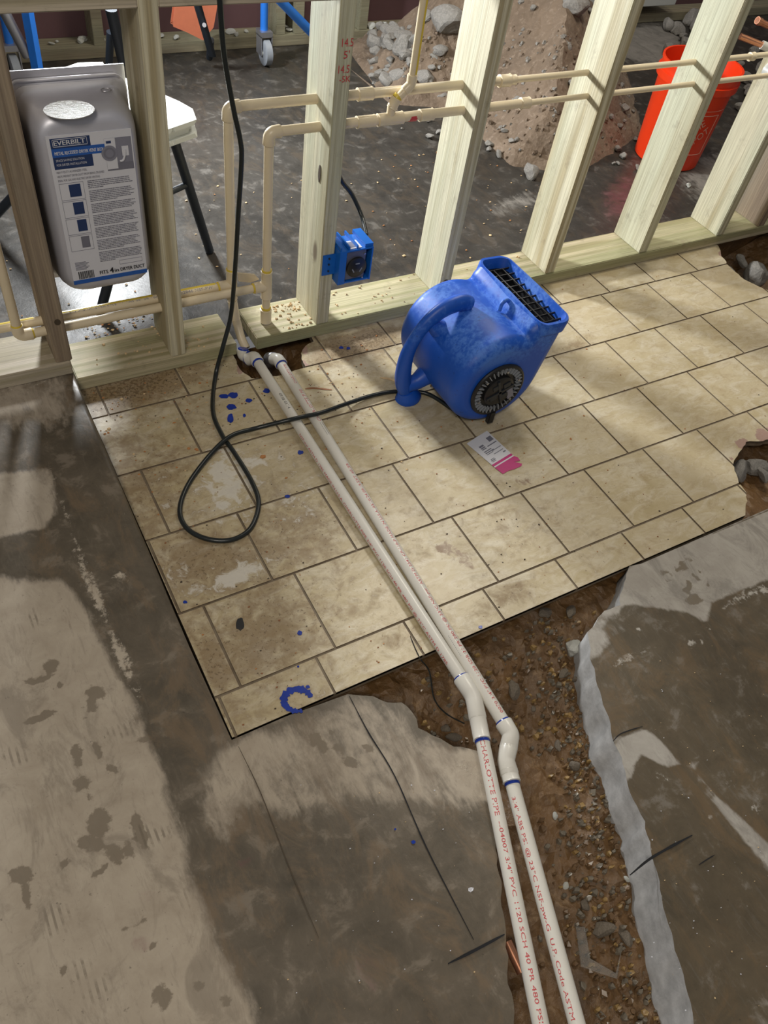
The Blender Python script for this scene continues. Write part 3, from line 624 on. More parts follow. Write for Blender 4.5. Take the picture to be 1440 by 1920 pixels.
for i, ((x0, x1), lab) in enumerate(zip(SX, SL)):
    z0 = .095 if x1 < -.42 else .038
    if i == 0: z0 = .095
    o = board('wall_stud', (x0, -.091, z0), (x1, .046, 2.3), 'wood_brown' if i in (0, 7, 9) else 'wood', lab, 'stud'); STUD.append(o)
# the rails high between the studs
for (x0, x1), lab in zip([(-.822, -.443), (-.405, -.165), (-.127, .248)], ['blocking between the far left studs above the vent box', 'pale wooden blocking above the metal vent box', 'wooden blocking above the two standing pipes, between stud and numbered stud']):
    board('blocking', (x0, -.091, .838), (x1, .046, .876), 'plate_pale', lab, 'blocking')
# dark drilled holes and red notes are details of the numbered stud
mb = MB()
for s, u, v, h in (('14.5', 641, 88, .016), ("5'", 644, 110, .015), ('14.5', 634, 138, .016), ('-5K', 636, 155, .013)):
    p = Y(u, v, -.0925); text_plane(mb, s, (max(p[0], .252), -.0925, p[2]), (1, 0, 0), (0, 0, 1), h, width=.027 if len(s) > 2 else .014)
t_ = mb.build('red_note', ['red_ink'], STUD[2]); t_['label'] = 'red handwritten numbers'
def knot(stud, p, ax, r1, r2, mat='speck'):
    mb = MB(); c = Vector(p); n = 14; u = Vector((0, 1, 0)) if ax == 'x' else Vector((1, 0, 0)); w = Vector((0, 0, 1)); nn = Vector((-1, 0, 0)) if ax == 'x' else Vector((0, -1, 0))
    vs = [c + u * math.cos(6.283 * k / n) * r1 + w * math.sin(6.283 * k / n) * r2 for k in range(n)]
    mb.add(vs + [v + nn * .001 for v in vs], [tuple(range(n, 2 * n))] + [(k, (k + 1) % n, n + (k + 1) % n, n + k) for k in range(n)]); return mb.build('knot', [mat], stud)
knot(STUD[2], (.2476, -.05, .455), 'x', .006, .022); knot(STUD[3], (.668, -.0915, .085), 'y', .011, .014); knot(STUD[0], (-.42, -.0915, .21), 'y', .007, .008)

# ------------------------------------------------------------------ cream water pipes through the studs
PR = .0112
def pipe_thing(name, label, cat, loc, group=None): return empty(name, loc, label, cat, group)
def pipe(parent, name, pts, r, mat, seg=16): mb = MB(); mb.tube(pts, r, seg); return mb.build(name, [mat], parent, 40)
def ring(parent, p, d, r, w, mat='yellow', name='glue_ring'):
    mb = MB(); p = Vector(p); d = Vector(d).normalized(); mb.tube([p - d * w, p - d * w * .5, p + d * w * .5, p + d * w], [r * .98, r, r, r * .98], 16); return mb.build(name, [mat], parent, 50)
def socket(parent, name, a, b, r, mat, lip=.0012):
    a, b = Vector(a), Vector(b); d = (b - a).normalized(); mb = MB(); mb.tube([a, a + d * .001, a + d * .003, b - d * .003, b - d * .001, b], [r - .001, r + lip, r + lip * .3, r + lip * .3, r + lip, r - .001], 18); return mb.build(name, [mat], parent, 40)
def elbow(parent, name, c, d1, d2, r, L, mat, glue=None, bend=.014):
    """elbow at corner c with sockets of length L towards d1 and d2"""
    c, d1, d2 = Vector(c), Vector(d1).normalized(), Vector(d2).normalized(); A, B = c + d1 * L, c + d2 * L; rr = r * 1.24
    q = arc(A, c, B, bend, 8); mb = MB(); pts = [A, A - d1 * .0015] + q + [B - d2 * .0015, B]
    rs = [rr, rr * 1.05] + [rr] * len(q) + [rr * 1.05, rr]
    mb.tube(pts, rs, 18); e = mb.build(name, [mat], parent, 40)
    if glue:
        for p, d in ((A, d1), (B, d2)):
            mb = MB(); mb.tube([p - d * .001, p + d * .0035], [r * 1.22, r * 1.05], 16); g = mb.build('glue_ring', [glue], e, 40)
    return e
yA, zA, xA = -.008, .612, .034
yB, zB, xB = -.034, .560, .121
# riser and top run A
tA = pipe_thing('water_pipe', 'cream water pipe with the taller riser and the upper run through the studs', 'pipe', (xA, yA, .038))
pipe(tA, 'pipe_run', [(xA, yA, .11), (xA, yA, zA - .02)], PR, 'cpvc')
elbow(tA, 'elbow', (xA, yA, zA), (0, 0, -1), (1, 0, 0), PR, .028, 'cpvc')
pipe(tA, 'pipe_run', [(xA + .02, yA, zA), (.78, yA, zA)], PR, 'cpvc')
socket(tA, 'coupling', (.355, yA, zA), (.395, yA, zA), PR * 1.25, 'cpvc')
socket(tA, 'reducer', (.765, yA, zA), (.80, yA, zA), PR * 1.28, 'cpvc'); socket(tA, 'reducer', (.80, yA, zA), (.818, yA, zA), PR * 1.02, 'cpvc')
pipe(tA, 'pipe_run', [(.81, yA, zA), (3.2, yA, zA + .006)], PR * .72, 'cpvc')
socket(tA, 'coupling', (1.70, yA, zA + .001), (1.72, yA, zA + .001), PR, 'cpvc')
# lower end of A: tee, then bend forward through the notch
socket(tA, 'tee', (xA, yA, .205), (xA, yA, .118), PR * 1.24, 'cpvc'); socket(tA, 'tee_branch', (xA - .004, yA, .160), (xA - .036, yA, .160), PR * 1.24, 'cpvc')
ring(tA, (xA, yA, .206), (0, 0, 1), PR * 1.2, .003); ring(tA, (xA - .037, yA, .160), (1, 0, 0), PR * 1.2, .003)
socket(tA, 'coupling', (xA, yA - .002, .112), (xA + .003, yA - .015, .06), PR * 1.12, 'cpvc')
pipe(tA, 'pipe_run', spline([(xA + .003, yA - .013, .066), (xA + .006, -.03, .045), (.040, -.055, .02), (.044, -.08, .002)], 6), PR * 1.05, 'cpvc')
# riser and top run B
tB = pipe_thing('water_pipe', 'cream water pipe line, the shorter of the two risers with the lower run and tee', 'pipe', (xB, yB, .038))
pipe(tB, 'pipe_run', [(xB, yB, .055), (xB, yB, zB - .02)], PR, 'cpvc')
elbow(tB, 'elbow', (xB, yB, zB), (0, 0, -1), (1, 0, 0), PR, .028, 'cpvc')
pipe(tB, 'pipe_run', [(xB + .02, yB, zB), (.83, yB, zB + .002)], PR, 'cpvc')
socket(tB, 'base_coupling', (xB, yB, .040), (xB, yB, .082), PR * 1.32, 'cpvc'); ring(tB, (xB, yB, .041), (0, 0, 1), PR * 1.3, .002, 'blue_cement'); ring(tB, (xB, yB, .086), (0, 0, 1), PR * 1.2, .003)
socket(tB, 'tee', (xB, yB, .200), (xB, yB, .118), PR * 1.24, 'cpvc'); socket(tB, 'tee_branch', (xB - .004, yB, .155), (xB - .036, yB, .155), PR * 1.24, 'cpvc')
ring(tB, (xB, yB, .202), (0, 0, 1), PR * 1.2, .003); ring(tB, (xB - .037, yB, .155), (1, 0, 0), PR * 1.2, .003)
xt = .437
socket(tB, 'coupling', (.345, yB, zB), (.395, yB, zB), PR * 1.2, 'cpvc'); socket(tB, 'tee', (xt - .035, yB, zB), (xt + .035, yB, zB), PR * 1.26, 'cpvc'); socket(tB, 'coupling', (.520, yB, zB), (.560, yB, zB), PR * 1.22, 'cpvc')
m_ = MB(); m_.tube([(xt + .037, yB, zB), (.520, yB, zB)], PR * 1.02, 16); m_ = None
ring(tB, (xt + .062, yB, zB), (1, 0, 0), PR * 1.03, .010, 'red_ink', 'red_stamp')
socket(tB, 'reducer', (.83, yB, zB + .002), (.86, yB, zB + .002), PR * 1.2, 'cpvc'); pipe(tB, 'pipe_run', [(.85, yB, zB + .002), (3.2, yB, zB + .006)], PR * .68, 'cpvc')
# branch off tee B, two 45 degree fittings and a rise
tC = pipe_thing('branch_pipe', 'cream branch pipe with two angled fittings rising from the tee between the studs', 'pipe', (xt, yB, zB + .012))
pipe(tC, 'stub', [(xt, yB, zB + .01), (xt, yB, zB + .034)], PR * .95, 'cpvc')
socket(tC, 'angle_fitting', (xt, yB, zB + .024), (xt + .012, yB, zB + .048), PR * 1.08, 'cpvc'); ring(tC, (xt + .012, yB, zB + .049), (.75, 0, .65), PR * 1.05, .004)
pipe(tC, 'slanting_pipe', [(xt + .004, yB, zB + .038), (xt + .044, yB, zB + .074)], PR * .85, 'cpvc')
elbow(tC, 'angle_fitting', (xt + .046, yB, zB + .076), (-.75, 0, -.66), (0, 0, 1), PR * .85, .022, 'cpvc')
pipe(tC, 'pipe_run', [(xt + .046, yB, zB + .09), (xt + .046, yB, 1.05)], PR * .78, 'cpvc')
m_ = MB(); m_.box((xt + .048, yB - PR * .80, zB + .10), (xt + .0525, yB - PR * .2, 1.05)); m_.build('yellow_stripe', ['yellow'], tC)
# lower runs to the left
tD = pipe_thing('water_pipe', 'rear cream horizontal pipe low behind the left studs with yellow print', 'pipe', (-.3, yA + .004, .16))
pipe(tD, 'pipe_run', [(-1.3, yA + .004, .161), (xA - .030, yA, .160)], PR, 'cpvc')
mb = MB(); text_pipe(mb, '3/4 CPVC 4120 SDR 11 100 PSI @ 180 F ASTM D2846 NSF-PW', (-.40, yA + .003, .161), (xA - .03, yA, .160), PR, .02, .007, 40, stretch=1.1, length=.36); b_ = mb.build('pipe_print', ['label_grey'], tD)
for x0, x1 in ((-.60, -.46), (-.40, -.175), (-.12, -.01)):
    mb = MB()
    for k in range(10):
        a0, a1 = x0 + (x1 - x0) * k / 10, x0 + (x1 - x0) * (k + 1) / 10; vs = []
        for xx in (a0, a1):
            for an in (-25, -5, 15): vs.append((xx, yA + .003 - math.sin(R(an)) * -(PR + .0002) - .0, .1605 + math.cos(R(an)) * (PR + .0002)))
        mb.add(vs, [(0, 1, 4, 3), (1, 2, 5, 4)])
    mb.build('yellow_stripe', ['yellow'], tD)
tE = pipe_thing('water_pipe', 'front cream horizontal pipe low on the left, turning up at the left edge', 'pipe', (-.3, yB, .155))
pipe(tE, 'pipe_run', [(-.47, yB, .150), (xB - .030, yB, .155)], PR, 'cpvc')
elbow(tE, 'elbow', (-.503, yB, .150), (0, 0, 1), (1, 0, 0), PR, .030, 'cpvc', 'yellow')
pipe(tE, 'pipe_run', [(-.503, yB, .17), (-.498, yB, .9)], PR, 'cpvc')

# ------------------------------------------------------------------ the two long white drain-side pipes on the tiles
R1 = .0134
def long_pipe(label, top, pts, join, end_pts, bend, endcap, name='supply_pipe'): pass
# left pipe
zt = R1 + .0005
a0 = Vector((.044, -.150, zt + .002)); a1 = Vector((.0445, -1.185, zt)); a2 = Vector((.036, -1.268, zt - .004)); a3 = Vector((-.225, -1.905, zt - .010))
tP = pipe_thing('supply_pipe', 'left of the two long white pipes crossing the tiles, red print on its near half', 'pipe', (.044, -.6, 0))
pipe(tP, 'pipe_run', [a0, a1], R1, 'pvc', 24)
d12 = (a1 - a0).normalized(); corner = a1 + d12 * .035; d23 = (a3 - Vector((.022, -1.300, zt - .004))).normalized()
def fit2(parent, p, d1, d2, r, L, bend, name='angle_fitting'):
    """fitting with sockets along d1 (towards start) and d2"""
    return elbow(parent, name, p, d1, d2, r, L, 'pvc', 'blue_cement', bend)
c1 = Vector((.0445, -1.232, zt - .001)); fit2(tP, c1, -d12, d23, R1, .046, .05)
pipe(tP, 'pipe_run', [c1 + d23 * .03, a3], R1, 'pvc', 24)
socket(tP, 'coupling', c1 + d23 * .042, c1 + d23 * .088, R1 * 1.2, 'pvc'); ring(tP, c1 + d23 * .0905, d23, R1 * 1.08, .003, 'blue_cement')
top = Vector((.0435, -.138, zt + .003)); elbow(tP, 'elbow', top, (0, -1, 0), (-.55, .45, -.55), R1, .024, 'pvc', 'blue_cement', .010)
e2 = Vector((.020, -.104, -.008)); elbow(tP, 'elbow', (.024, -.102, -.004), (.5, -.5, .3), (.25, .3, .9), R1 * .95, .020, 'pvc', 'blue_cement', .008)
# right pipe
b0 = Vector((.099, -.185, zt + .002)); b1 = Vector((.0685, -1.300, zt)); dB = (b1 - b0).normalized(); c2 = Vector((.0675, -1.330, zt)); c3 = Vector((.032, -1.366, zt - .006)); b3 = Vector((-.165, -1.935, zt - .012)); d3 = (b3 - c3).normalized()
tQ = pipe_thing('supply_pipe', 'right of the two long white pipes on the tiles, with a double bend', 'pipe', (.09, -.6, 0))
pipe(tQ, 'pipe_run', [b0, b1], R1, 'pvc', 24)
dm = (c3 - c2).normalized(); fit2(tQ, c2, -dB, dm, R1, .028, .016); fit2(tQ, c3, -dm, d3, R1, .028, .018)
socket(tQ, 'coupling', c3 + d3 * .018, c3 + d3 * .042, R1 * 1.22, 'pvc'); ring(tQ, c3 + d3 * .0445, d3, R1 * 1.08, .003, 'blue_cement')
pipe(tQ, 'pipe_run', [c3 + d3 * .02, b3], R1, 'pvc', 24)
elbow(tQ, 'elbow', (.0995, -.168, zt + .002), (0, -1, 0), (-.25, .8, -.5), R1, .022, 'pvc', 'blue_cement', .010)
elbow(tQ, 'elbow', (.092, -.128, -.008), (.2, -.8, .5), (0, .3, -.95), R1, .022, 'grey_metal', 'blue_cement', .010)
# prints
mb = MB(); text_pipe(mb, 'CHARLOTTE PIPE', c1 + d23 * .05, a3, R1, .040, .0085, 18, stretch=2.1, length=.142); mb.build('pipe_print', ['red_ink'], tP); mb = MB(); text_pipe(mb, '--04007 3/4" PVC 1120 SCH 40 PR 480 PSI @ 23\u00b0C NSF', c1 + d23 * .05, a3, R1, .192, .0068, 12, length=.40)
mb.build('pipe_print', ['red_ink'], tP)
mb = MB(); text_pipe(mb, 'NSF-pw ASTM D 1785 MADE IN U.S.A. CHARLOTTE PIPE 3/4" PVC 1120 SCH 40 PR 480 PSI @ 23\u00b0C ASTM D 1785', a0, a1, R1, .30, .006, 68, length=.70); mb.build('pipe_print', ['red_ink'], tP)
mb = MB(); text_pipe(mb, '09:58 03/14', a0, a1, R1, .155, .007, 5, length=.06); mb.build('pipe_print', ['black_ink'], tP)
mb = MB(); L_ = (b1 - b0).length
text_pipe(mb, '0070 3/4" PVC 1120 SDR 21 PR 200 PSI @ 23\u00b0C NSF-pw   ASTM D 2241 CP-110-P MADE IN U.S.A. 03/10/24 09:19 EXT. #2 JER', b0, b1, R1, .012, .0068, -12, True, length=.70); mb.build('pipe_print', ['red_ink'], tQ); mb = MB()
text_pipe(mb, 'CHARLOTTE PIPE', b0, b1, R1, L_ - .250, .008, -12, True, length=.125); mb.build('pipe_print', ['red_ink'], tQ); mb = MB(); text_pipe(mb, 'CHARLOTTE PIPE', b0, b1, R1, L_ - .10, .007, -8, True, length=.08)
mb.build('pipe_print', ['red_ink'], tQ)
mb = MB(); text_pipe(mb, 'IIIIIIIIIIII', b0, b1, R1, L_ - .300, .007, -12, True, length=.045); mb.build('bar_code', ['black_ink'], tQ); mb = MB(); text_pipe(mb, '|||||||||||||', b0, b1, R1, .150, .008, 20, True, length=.052); mb.build('bar_code', ['black_ink'], tQ)
mb = MB(); text_pipe(mb, '3/4" ABS PSI @ 23\u00b0C NSF-pw-G  U.P. Code ASTM D1785-21a  CP-110-P', c3 + d3 * .04, b3, R1, .03, .0068, 38, length=.50); mb.build('pipe_print', ['red_ink'], tQ)

# ------------------------------------------------------------------ black extension cord
top = [Y(u, v, -.118) for u, v in ((405, -90), (412, 0), (420, 100), (437, 200), (450, 260), (453, 300), (447, 400), (441, 500), (433, 590))]
low = [Y(418, 650, -.14), Z(404, 705, .006), Z(399, 770, .006), Z(416, 815, .006), Z(440, 850, .006), Z(472, 903, .006), Z(485, 945, .006), Z(470, 990, .006), Z(435, 1012, .006), Z(390, 1011, .006), Z(352, 992, .006), Z(337, 958, .006), Z(352, 910, .006), Z(392, 855, .010), Z(432, 818, .016), Z(480, 803, .012), Z(540, 788, .034), Z(570, 781, .034), Z(605, 773, .034), Z(650, 757, .012), Z(700, 741, .006), Z(745, 734, .006), Z(800, 738, .006), Z(850, 768, .006), Z(872, 776, .02)]
mb = MB(); mb.tube(spline(top + low, 9), .0056, 12)
tag(mb.build('extension_cord', ['black_rubber'], None, 60, loc=tuple(low[4])), 'black extension cord hanging down and looping on the tiles to the blue blower', 'cord')
mb = MB(); mb.tube(spline([Y(628, 300, .05), Y(640, 338, .045), Y(660, 365, .04), Y(678, 405, .01), Y(687, 440, -.045)], 8), .0058, 12)
tag(mb.build('power_cable', ['black_rubber'], None, 60, loc=(.41, .04, .3)), 'short black cable running behind the stud into the blue outlet box', 'cord')
#=====OBJECTS=====
# ------------------------------------------------------------------ blue blower (air mover)
def blower():
    cx, cz, r0 = .517, .140, .134
    y0, y1 = -.575, -.285               # near face, far face
    root = empty('air_blower', (cx, -.43, 0), 'blue snail-shaped air blower with a black grille standing on the beige tiles', 'blower')
    # scroll profile in x,z: neck left top, round the drum, neck right top
    prof = []
    JL = (cx + .062, cz + .112); TL = (.603, .292); TR = (.694, .290)
    for k in range(9): t = k / 8; prof.append((TL[0] + (JL[0] - TL[0]) * t - .010 * math.sin(math.pi * t), TL[1] + (JL[1] - TL[1]) * t))
    a0 = math.atan2(JL[1] - cz, JL[0] - cx)
    for k in range(1, 45):
        a = a0 + (2 * math.pi - a0 - R(8)) * k / 44; rr = r0 - .006 + .012 * (k / 44); prof.append((cx + rr * math.cos(a), cz + rr * math.sin(a)))
    P0 = prof[-1]
    for k in range(1, 11): t = k / 10; prof.append((P0[0] + (TR[0] - P0[0]) * t, P0[1] + (TR[1] - P0[1]) * t + 0 * t))
    for it in range(3): prof = [prof[0]] + [tuple((prof[i - 1][k] + 2 * prof[i][k] + prof[i + 1][k]) / 4 for k in (0, 1)) for i in range(1, len(prof) - 1)] + [prof[-1]]
    n = len(prof); V2 = [Vector(p) for p in prof]; nor = []
    for i in range(n):
        a, b = V2[max(i - 1, 0)], V2[min(i + 1, n - 1)]; d = (b - a).normalized(); nor.append(Vector((d.y, -d.x)))   # outward of a ccw run
    r_e = .031; secs = []
    ys = [(0, r_e * .98)]
    for k in range(1, 9): t = k / 8; ys.append((r_e * (1 - math.cos(math.pi / 2 * t)) , r_e * (1 - math.sin(math.pi / 2 * t))))
    L = y1 - y0; full = [(y0 + a, b) for a, b in ys] + [(y0 + L * .5, 0)] + [(y1 - a, b) for a, b in ys[::-1]]
    mb = MB(); vs = []
    for y_, off in full:
        for i in range(n):
            q = V2[i] - nor[i] * off
            vs.append((q.x, y_, V2[i].y if i in (0, n - 1) else q.y))
    m_ = len(full)
    fs = [(j * n + i, j * n + i + 1, (j + 1) * n + i + 1, (j + 1) * n + i) for j in range(m_ - 1) for i in range(n - 1)]
    # inner liner of the mouth and the end caps
    mb.add(vs, fs)
    for j, s_ in ((0, 1), (m_ - 1, -1)):
        ring_ = [vs[j * n + i] for i in range(n)]; c = (cx + .005, ring_[0][1], cz)
        tri = geometry.tessellate_polygon([[Vector((p[0], p[2], 0)) for p in ring_]]); mb.add(ring_, [tuple(q) for q in tri])
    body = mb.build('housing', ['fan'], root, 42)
    # mouth: rim and inner walls
    loop = [Vector((vs[j * n][0], vs[j * n][1], vs[j * n][2])) for j in range(m_)] + [Vector(vs[j * n + n - 1]) for j in range(m_ - 1, -1, -1)]
    cen = sum(loop, Vector()) / len(loop)
    def off(p, k, dz): d = (p - cen); d.z = 0; d.normalize(); return Vector((p.x + d.x * k + min(0, dz + .01) * .35, p.y + d.y * k, p.z + dz))
    mb = MB(); rings = [(.000, -.030), (.006, -.026), (.0065, -.002), (.004, .003), (-.004, .003), (-.0065, -.002), (-.011, -.024), (-.020, -.07)]
    m2 = len(loop)
    for k, dz in rings: mb.v += [tuple(off(p, k, dz)) for p in loop]
    for a in range(len(rings) - 1):
        for i in range(m2): mb.f.append((a * m2 + i, a * m2 + (i + 1) % m2, (a + 1) * m2 + (i + 1) % m2, (a + 1) * m2 + i)); mb.mi.append(0)
    mb.f.append(tuple((len(rings) - 1) * m2 + i for i in range(m2))); mb.mi.append(1)
    mb.mi = [1 if (k >= (len(rings) - 2) * m2) else 0 for k in range(len(mb.f))]
    mb.build('outlet_rim', ['fan', 'black_plastic'], root, 50)
    # black grid in the mouth
    g = MB(); zg = .272
    for xx in (.636, .664): g.box((xx - .0015, y0 + .03, zg), (xx + .0015, y1 - .03, zg + .006))
    for k in range(10): yy = y0 + .030 + (y1 - y0 - .06) * k / 9; g.box((.611, yy - .0012, zg), (.688, yy + .0012, zg + .005))
    gb = g.build('outlet_grid', ['black_plastic'], root)
    for xx, yy, zz in ((.592, -.49, .252), (.592, -.37, .256)):
        b_ = MB(); b_.tube([(xx - .004, yy, zz), (xx + .006, yy, zz)], .0045, 10); b_.build('screw_recess', ['black_plastic'], root)
    # intake grille on the near face
    gx, gz, gy = cx - .002, cz - .018, y0 - .001; rg = .074
    g = MB(); pts = []
    for k in range(37): a = 2 * math.pi * k / 36; pts.append((gx + rg * math.cos(a), gy - .003, gz + rg * math.sin(a)))
    g.tube(pts, .0055, 8, caps=False); g.add([(gx + rg * math.cos(6.2832 * k / 36), gy, gz + rg * math.sin(6.2832 * k / 36)) for k in range(36)], [tuple(range(36))])
    gr = g.build('intake_grille', ['black_plastic'], root, 40)
    fb = MB()
    for k in range(34):
        a = 2 * math.pi * k / 34; c_, s_ = math.cos(a), math.sin(a)
        fb.obox((gx + (rg - .012) * c_, gy - .005, gz + (rg - .012) * s_), [(c_, 0, s_), (0, 1, 0), (-s_, 0, c_)], (.0085, .004, .0011))
    fb.build('grille_fins', ['grey_plastic'], gr)
    mb = MB(); mb.tube([(gx, gy, gz), (gx, gy - .010, gz), (gx, gy - .013, gz)], [.044, .044, .038], 28); mb.build('motor_cover', ['black_plastic'], gr, 40)
    mb = MB()
    for a in (20, 110):
        c_, s_ = math.cos(R(a)), math.sin(R(a)); mb.obox((gx, gy - .0145, gz), [(c_, 0, s_), (0, 1, 0), (-s_, 0, c_)], (.040, .002, .0035))
    for dx, dz in ((.017, .020), (.017, -.014), (-.015, .018), (-.017, -.014)): mb.obox((gx + dx, gy - .0142, gz + dz), [(1, 0, .35), (0, 1, 0), (-.35, 0, 1)], (.010, .0015, .007))
    mb.build('motor_rib', ['black_metal'], gr)
    mb = MB(); mb.obox((gx + .036, gy - .0115, gz - .014), [(1, 0, .4), (0, 1, 0), (-.4, 0, 1)], (.009, .003, .016)); pl = mb.build('rating_plate', ['label_grey'], gr)
    for k in range(6):
        a = 2 * math.pi * k / 6 + .35; mb = MB(); mb.tube([(gx + .060 * math.cos(a), gy - .004, gz + .060 * math.sin(a)), (gx + .060 * math.cos(a), gy - .011, gz + .060 * math.sin(a))], .0032, 8); mb.build('screw', ['grey_metal'], gr)
    mb = MB(); mb.obox((gx + .004, gy - .004, gz - rg - .018), [(1, 0, 0), (0, 1, 0), (0, 0, 1)], (.009, .007, .020)); mb.build('cord_clip', ['black_plastic'], root, None, .002)
    # carrying handle down to its foot
    hy = -.415; hp = [(.500, hy, .270), (.470, hy, .283), (.425, hy, .276), (.385, hy, .250), (.355, hy, .210), (.338, hy, .162), (.335, hy, .105), (.343, hy, .060), (.358, hy, .025)]
    hs = spline(hp, 6); mb = MB(); rr = [.0165 + .002 * math.sin(i * .2) for i in range(len(hs))]; rr[0] = .009; rr[-1] = .019
    mb.tube(hs, rr, 16, sx=1.2); hd = mb.build('handle', ['fan'], root, 60)
    mb = MB(); mb.tube([(.356, hy, .034), (.362, hy, .018), (.366, hy, .006), (.367, hy, 0.)], [.020, .026, .032, .030], 20, sx=1.15); mb.build('handle_foot', ['fan'], root, 60)
    mb = MB(); mb.tube([(.352, hy, .050), (.385, hy, .055), (.415, hy, .075)], [.020, .022, .030], 14); mb.build('handle_web', ['fan'], root, 60)
    mb = MB(); mb.tube([(.385, hy, .240), (.41, hy, .222), (.435, hy, .205)], [.012, .022, .034], 14); mb.build('handle_web', ['fan'], root, 60)
    # small tab between drum and neck, feet
    mb = MB(); mb.tube(spline([(.566, -.452, .262), (.570, -.450, .280), (.582, -.449, .287), (.598, -.448, .278)], 5), .0055, 10); mb.build('tie_tab', ['fan'], root, 60)
    for yy in (y0 + .05, y1 - .05):
        mb = MB(); mb.box((cx - .05, yy - .014, 0), (cx + .06, yy + .014, .022)); mb.build('foot', ['black_rubber'], root, None, .003)
blower()

# ------------------------------------------------------------------ metal dryer vent box with its label
def vent_box():
    root = empty('dryer_vent_box', (-.285, 0, .27), 'shiny metal recessed vent box with a printed label, fixed between two studs', 'vent box')
    def rr(x0, x1, z0, z1, r, n=7):
        out = []
        for (cx_, cz_, a0) in ((x1 - r, z1 - r, 0), (x0 + r, z1 - r, 90), (x0 + r, z0 + r, 180), (x1 - r, z0 + r, 270)):
            for k in range(n): a = R(a0 + 90 * k / (n - 1)); out.append((cx_ + r * math.cos(a), cz_ + r * math.sin(a)))
        return out
    # sections from the room side (far) to the front face
    S_ = [(.052, -.4035, -.1665, .236, .676, .030), (.046, -.4035, -.1665, .236, .676, .030), (.040, -.396, -.173, .246, .668, .032), (.034, -.398, -.171, .244, .670, .034), (.028, -.392, -.178, .250, .664, .036),
          (.006, -.391, -.180, .252, .664, .040), (-.040, -.389, -.182, .256, .664, .044), (-.058, -.386, -.185, .260, .660, .046), (-.070, -.381, -.190, .266, .653, .046), (-.076, -.374, -.197, .274, .645, .042), (-.078, -.366, -.205, .284, .636, .036)]
    mb = MB(); n = 28
    for y_, x0, x1, z0, z1, r in S_:
        for x_, z_ in rr(x0, x1, z0, z1, r): mb.v.append((x_, y_, z_))
    for j in range(len(S_) - 1):
        for i in range(n): mb.f.append((j * n + i, j * n + (i + 1) % n, (j + 1) * n + (i + 1) % n, (j + 1) * n + i)); mb.mi.append(0)
    mb.f.append(tuple((len(S_) - 1) * n + i for i in range(n))); mb.mi.append(0)
    mb.build('body', ['steel'], root, 50)
    mb = MB(); mb.box((-.4045, .053, .228), (-.1655, .056, .690)); mb.build('flange', ['steel'], root)
    for q_ in ((-.392, -.178, .0),):
        mb = MB(); mb.tube([(-.388, .040, .672), (-.382, .040, .676), (-.19, .040, .676), (-.182, .040, .672)], .0035, 8); mb.build('rim_bead', ['steel'], root, 60)
    return root
vb = vent_box()
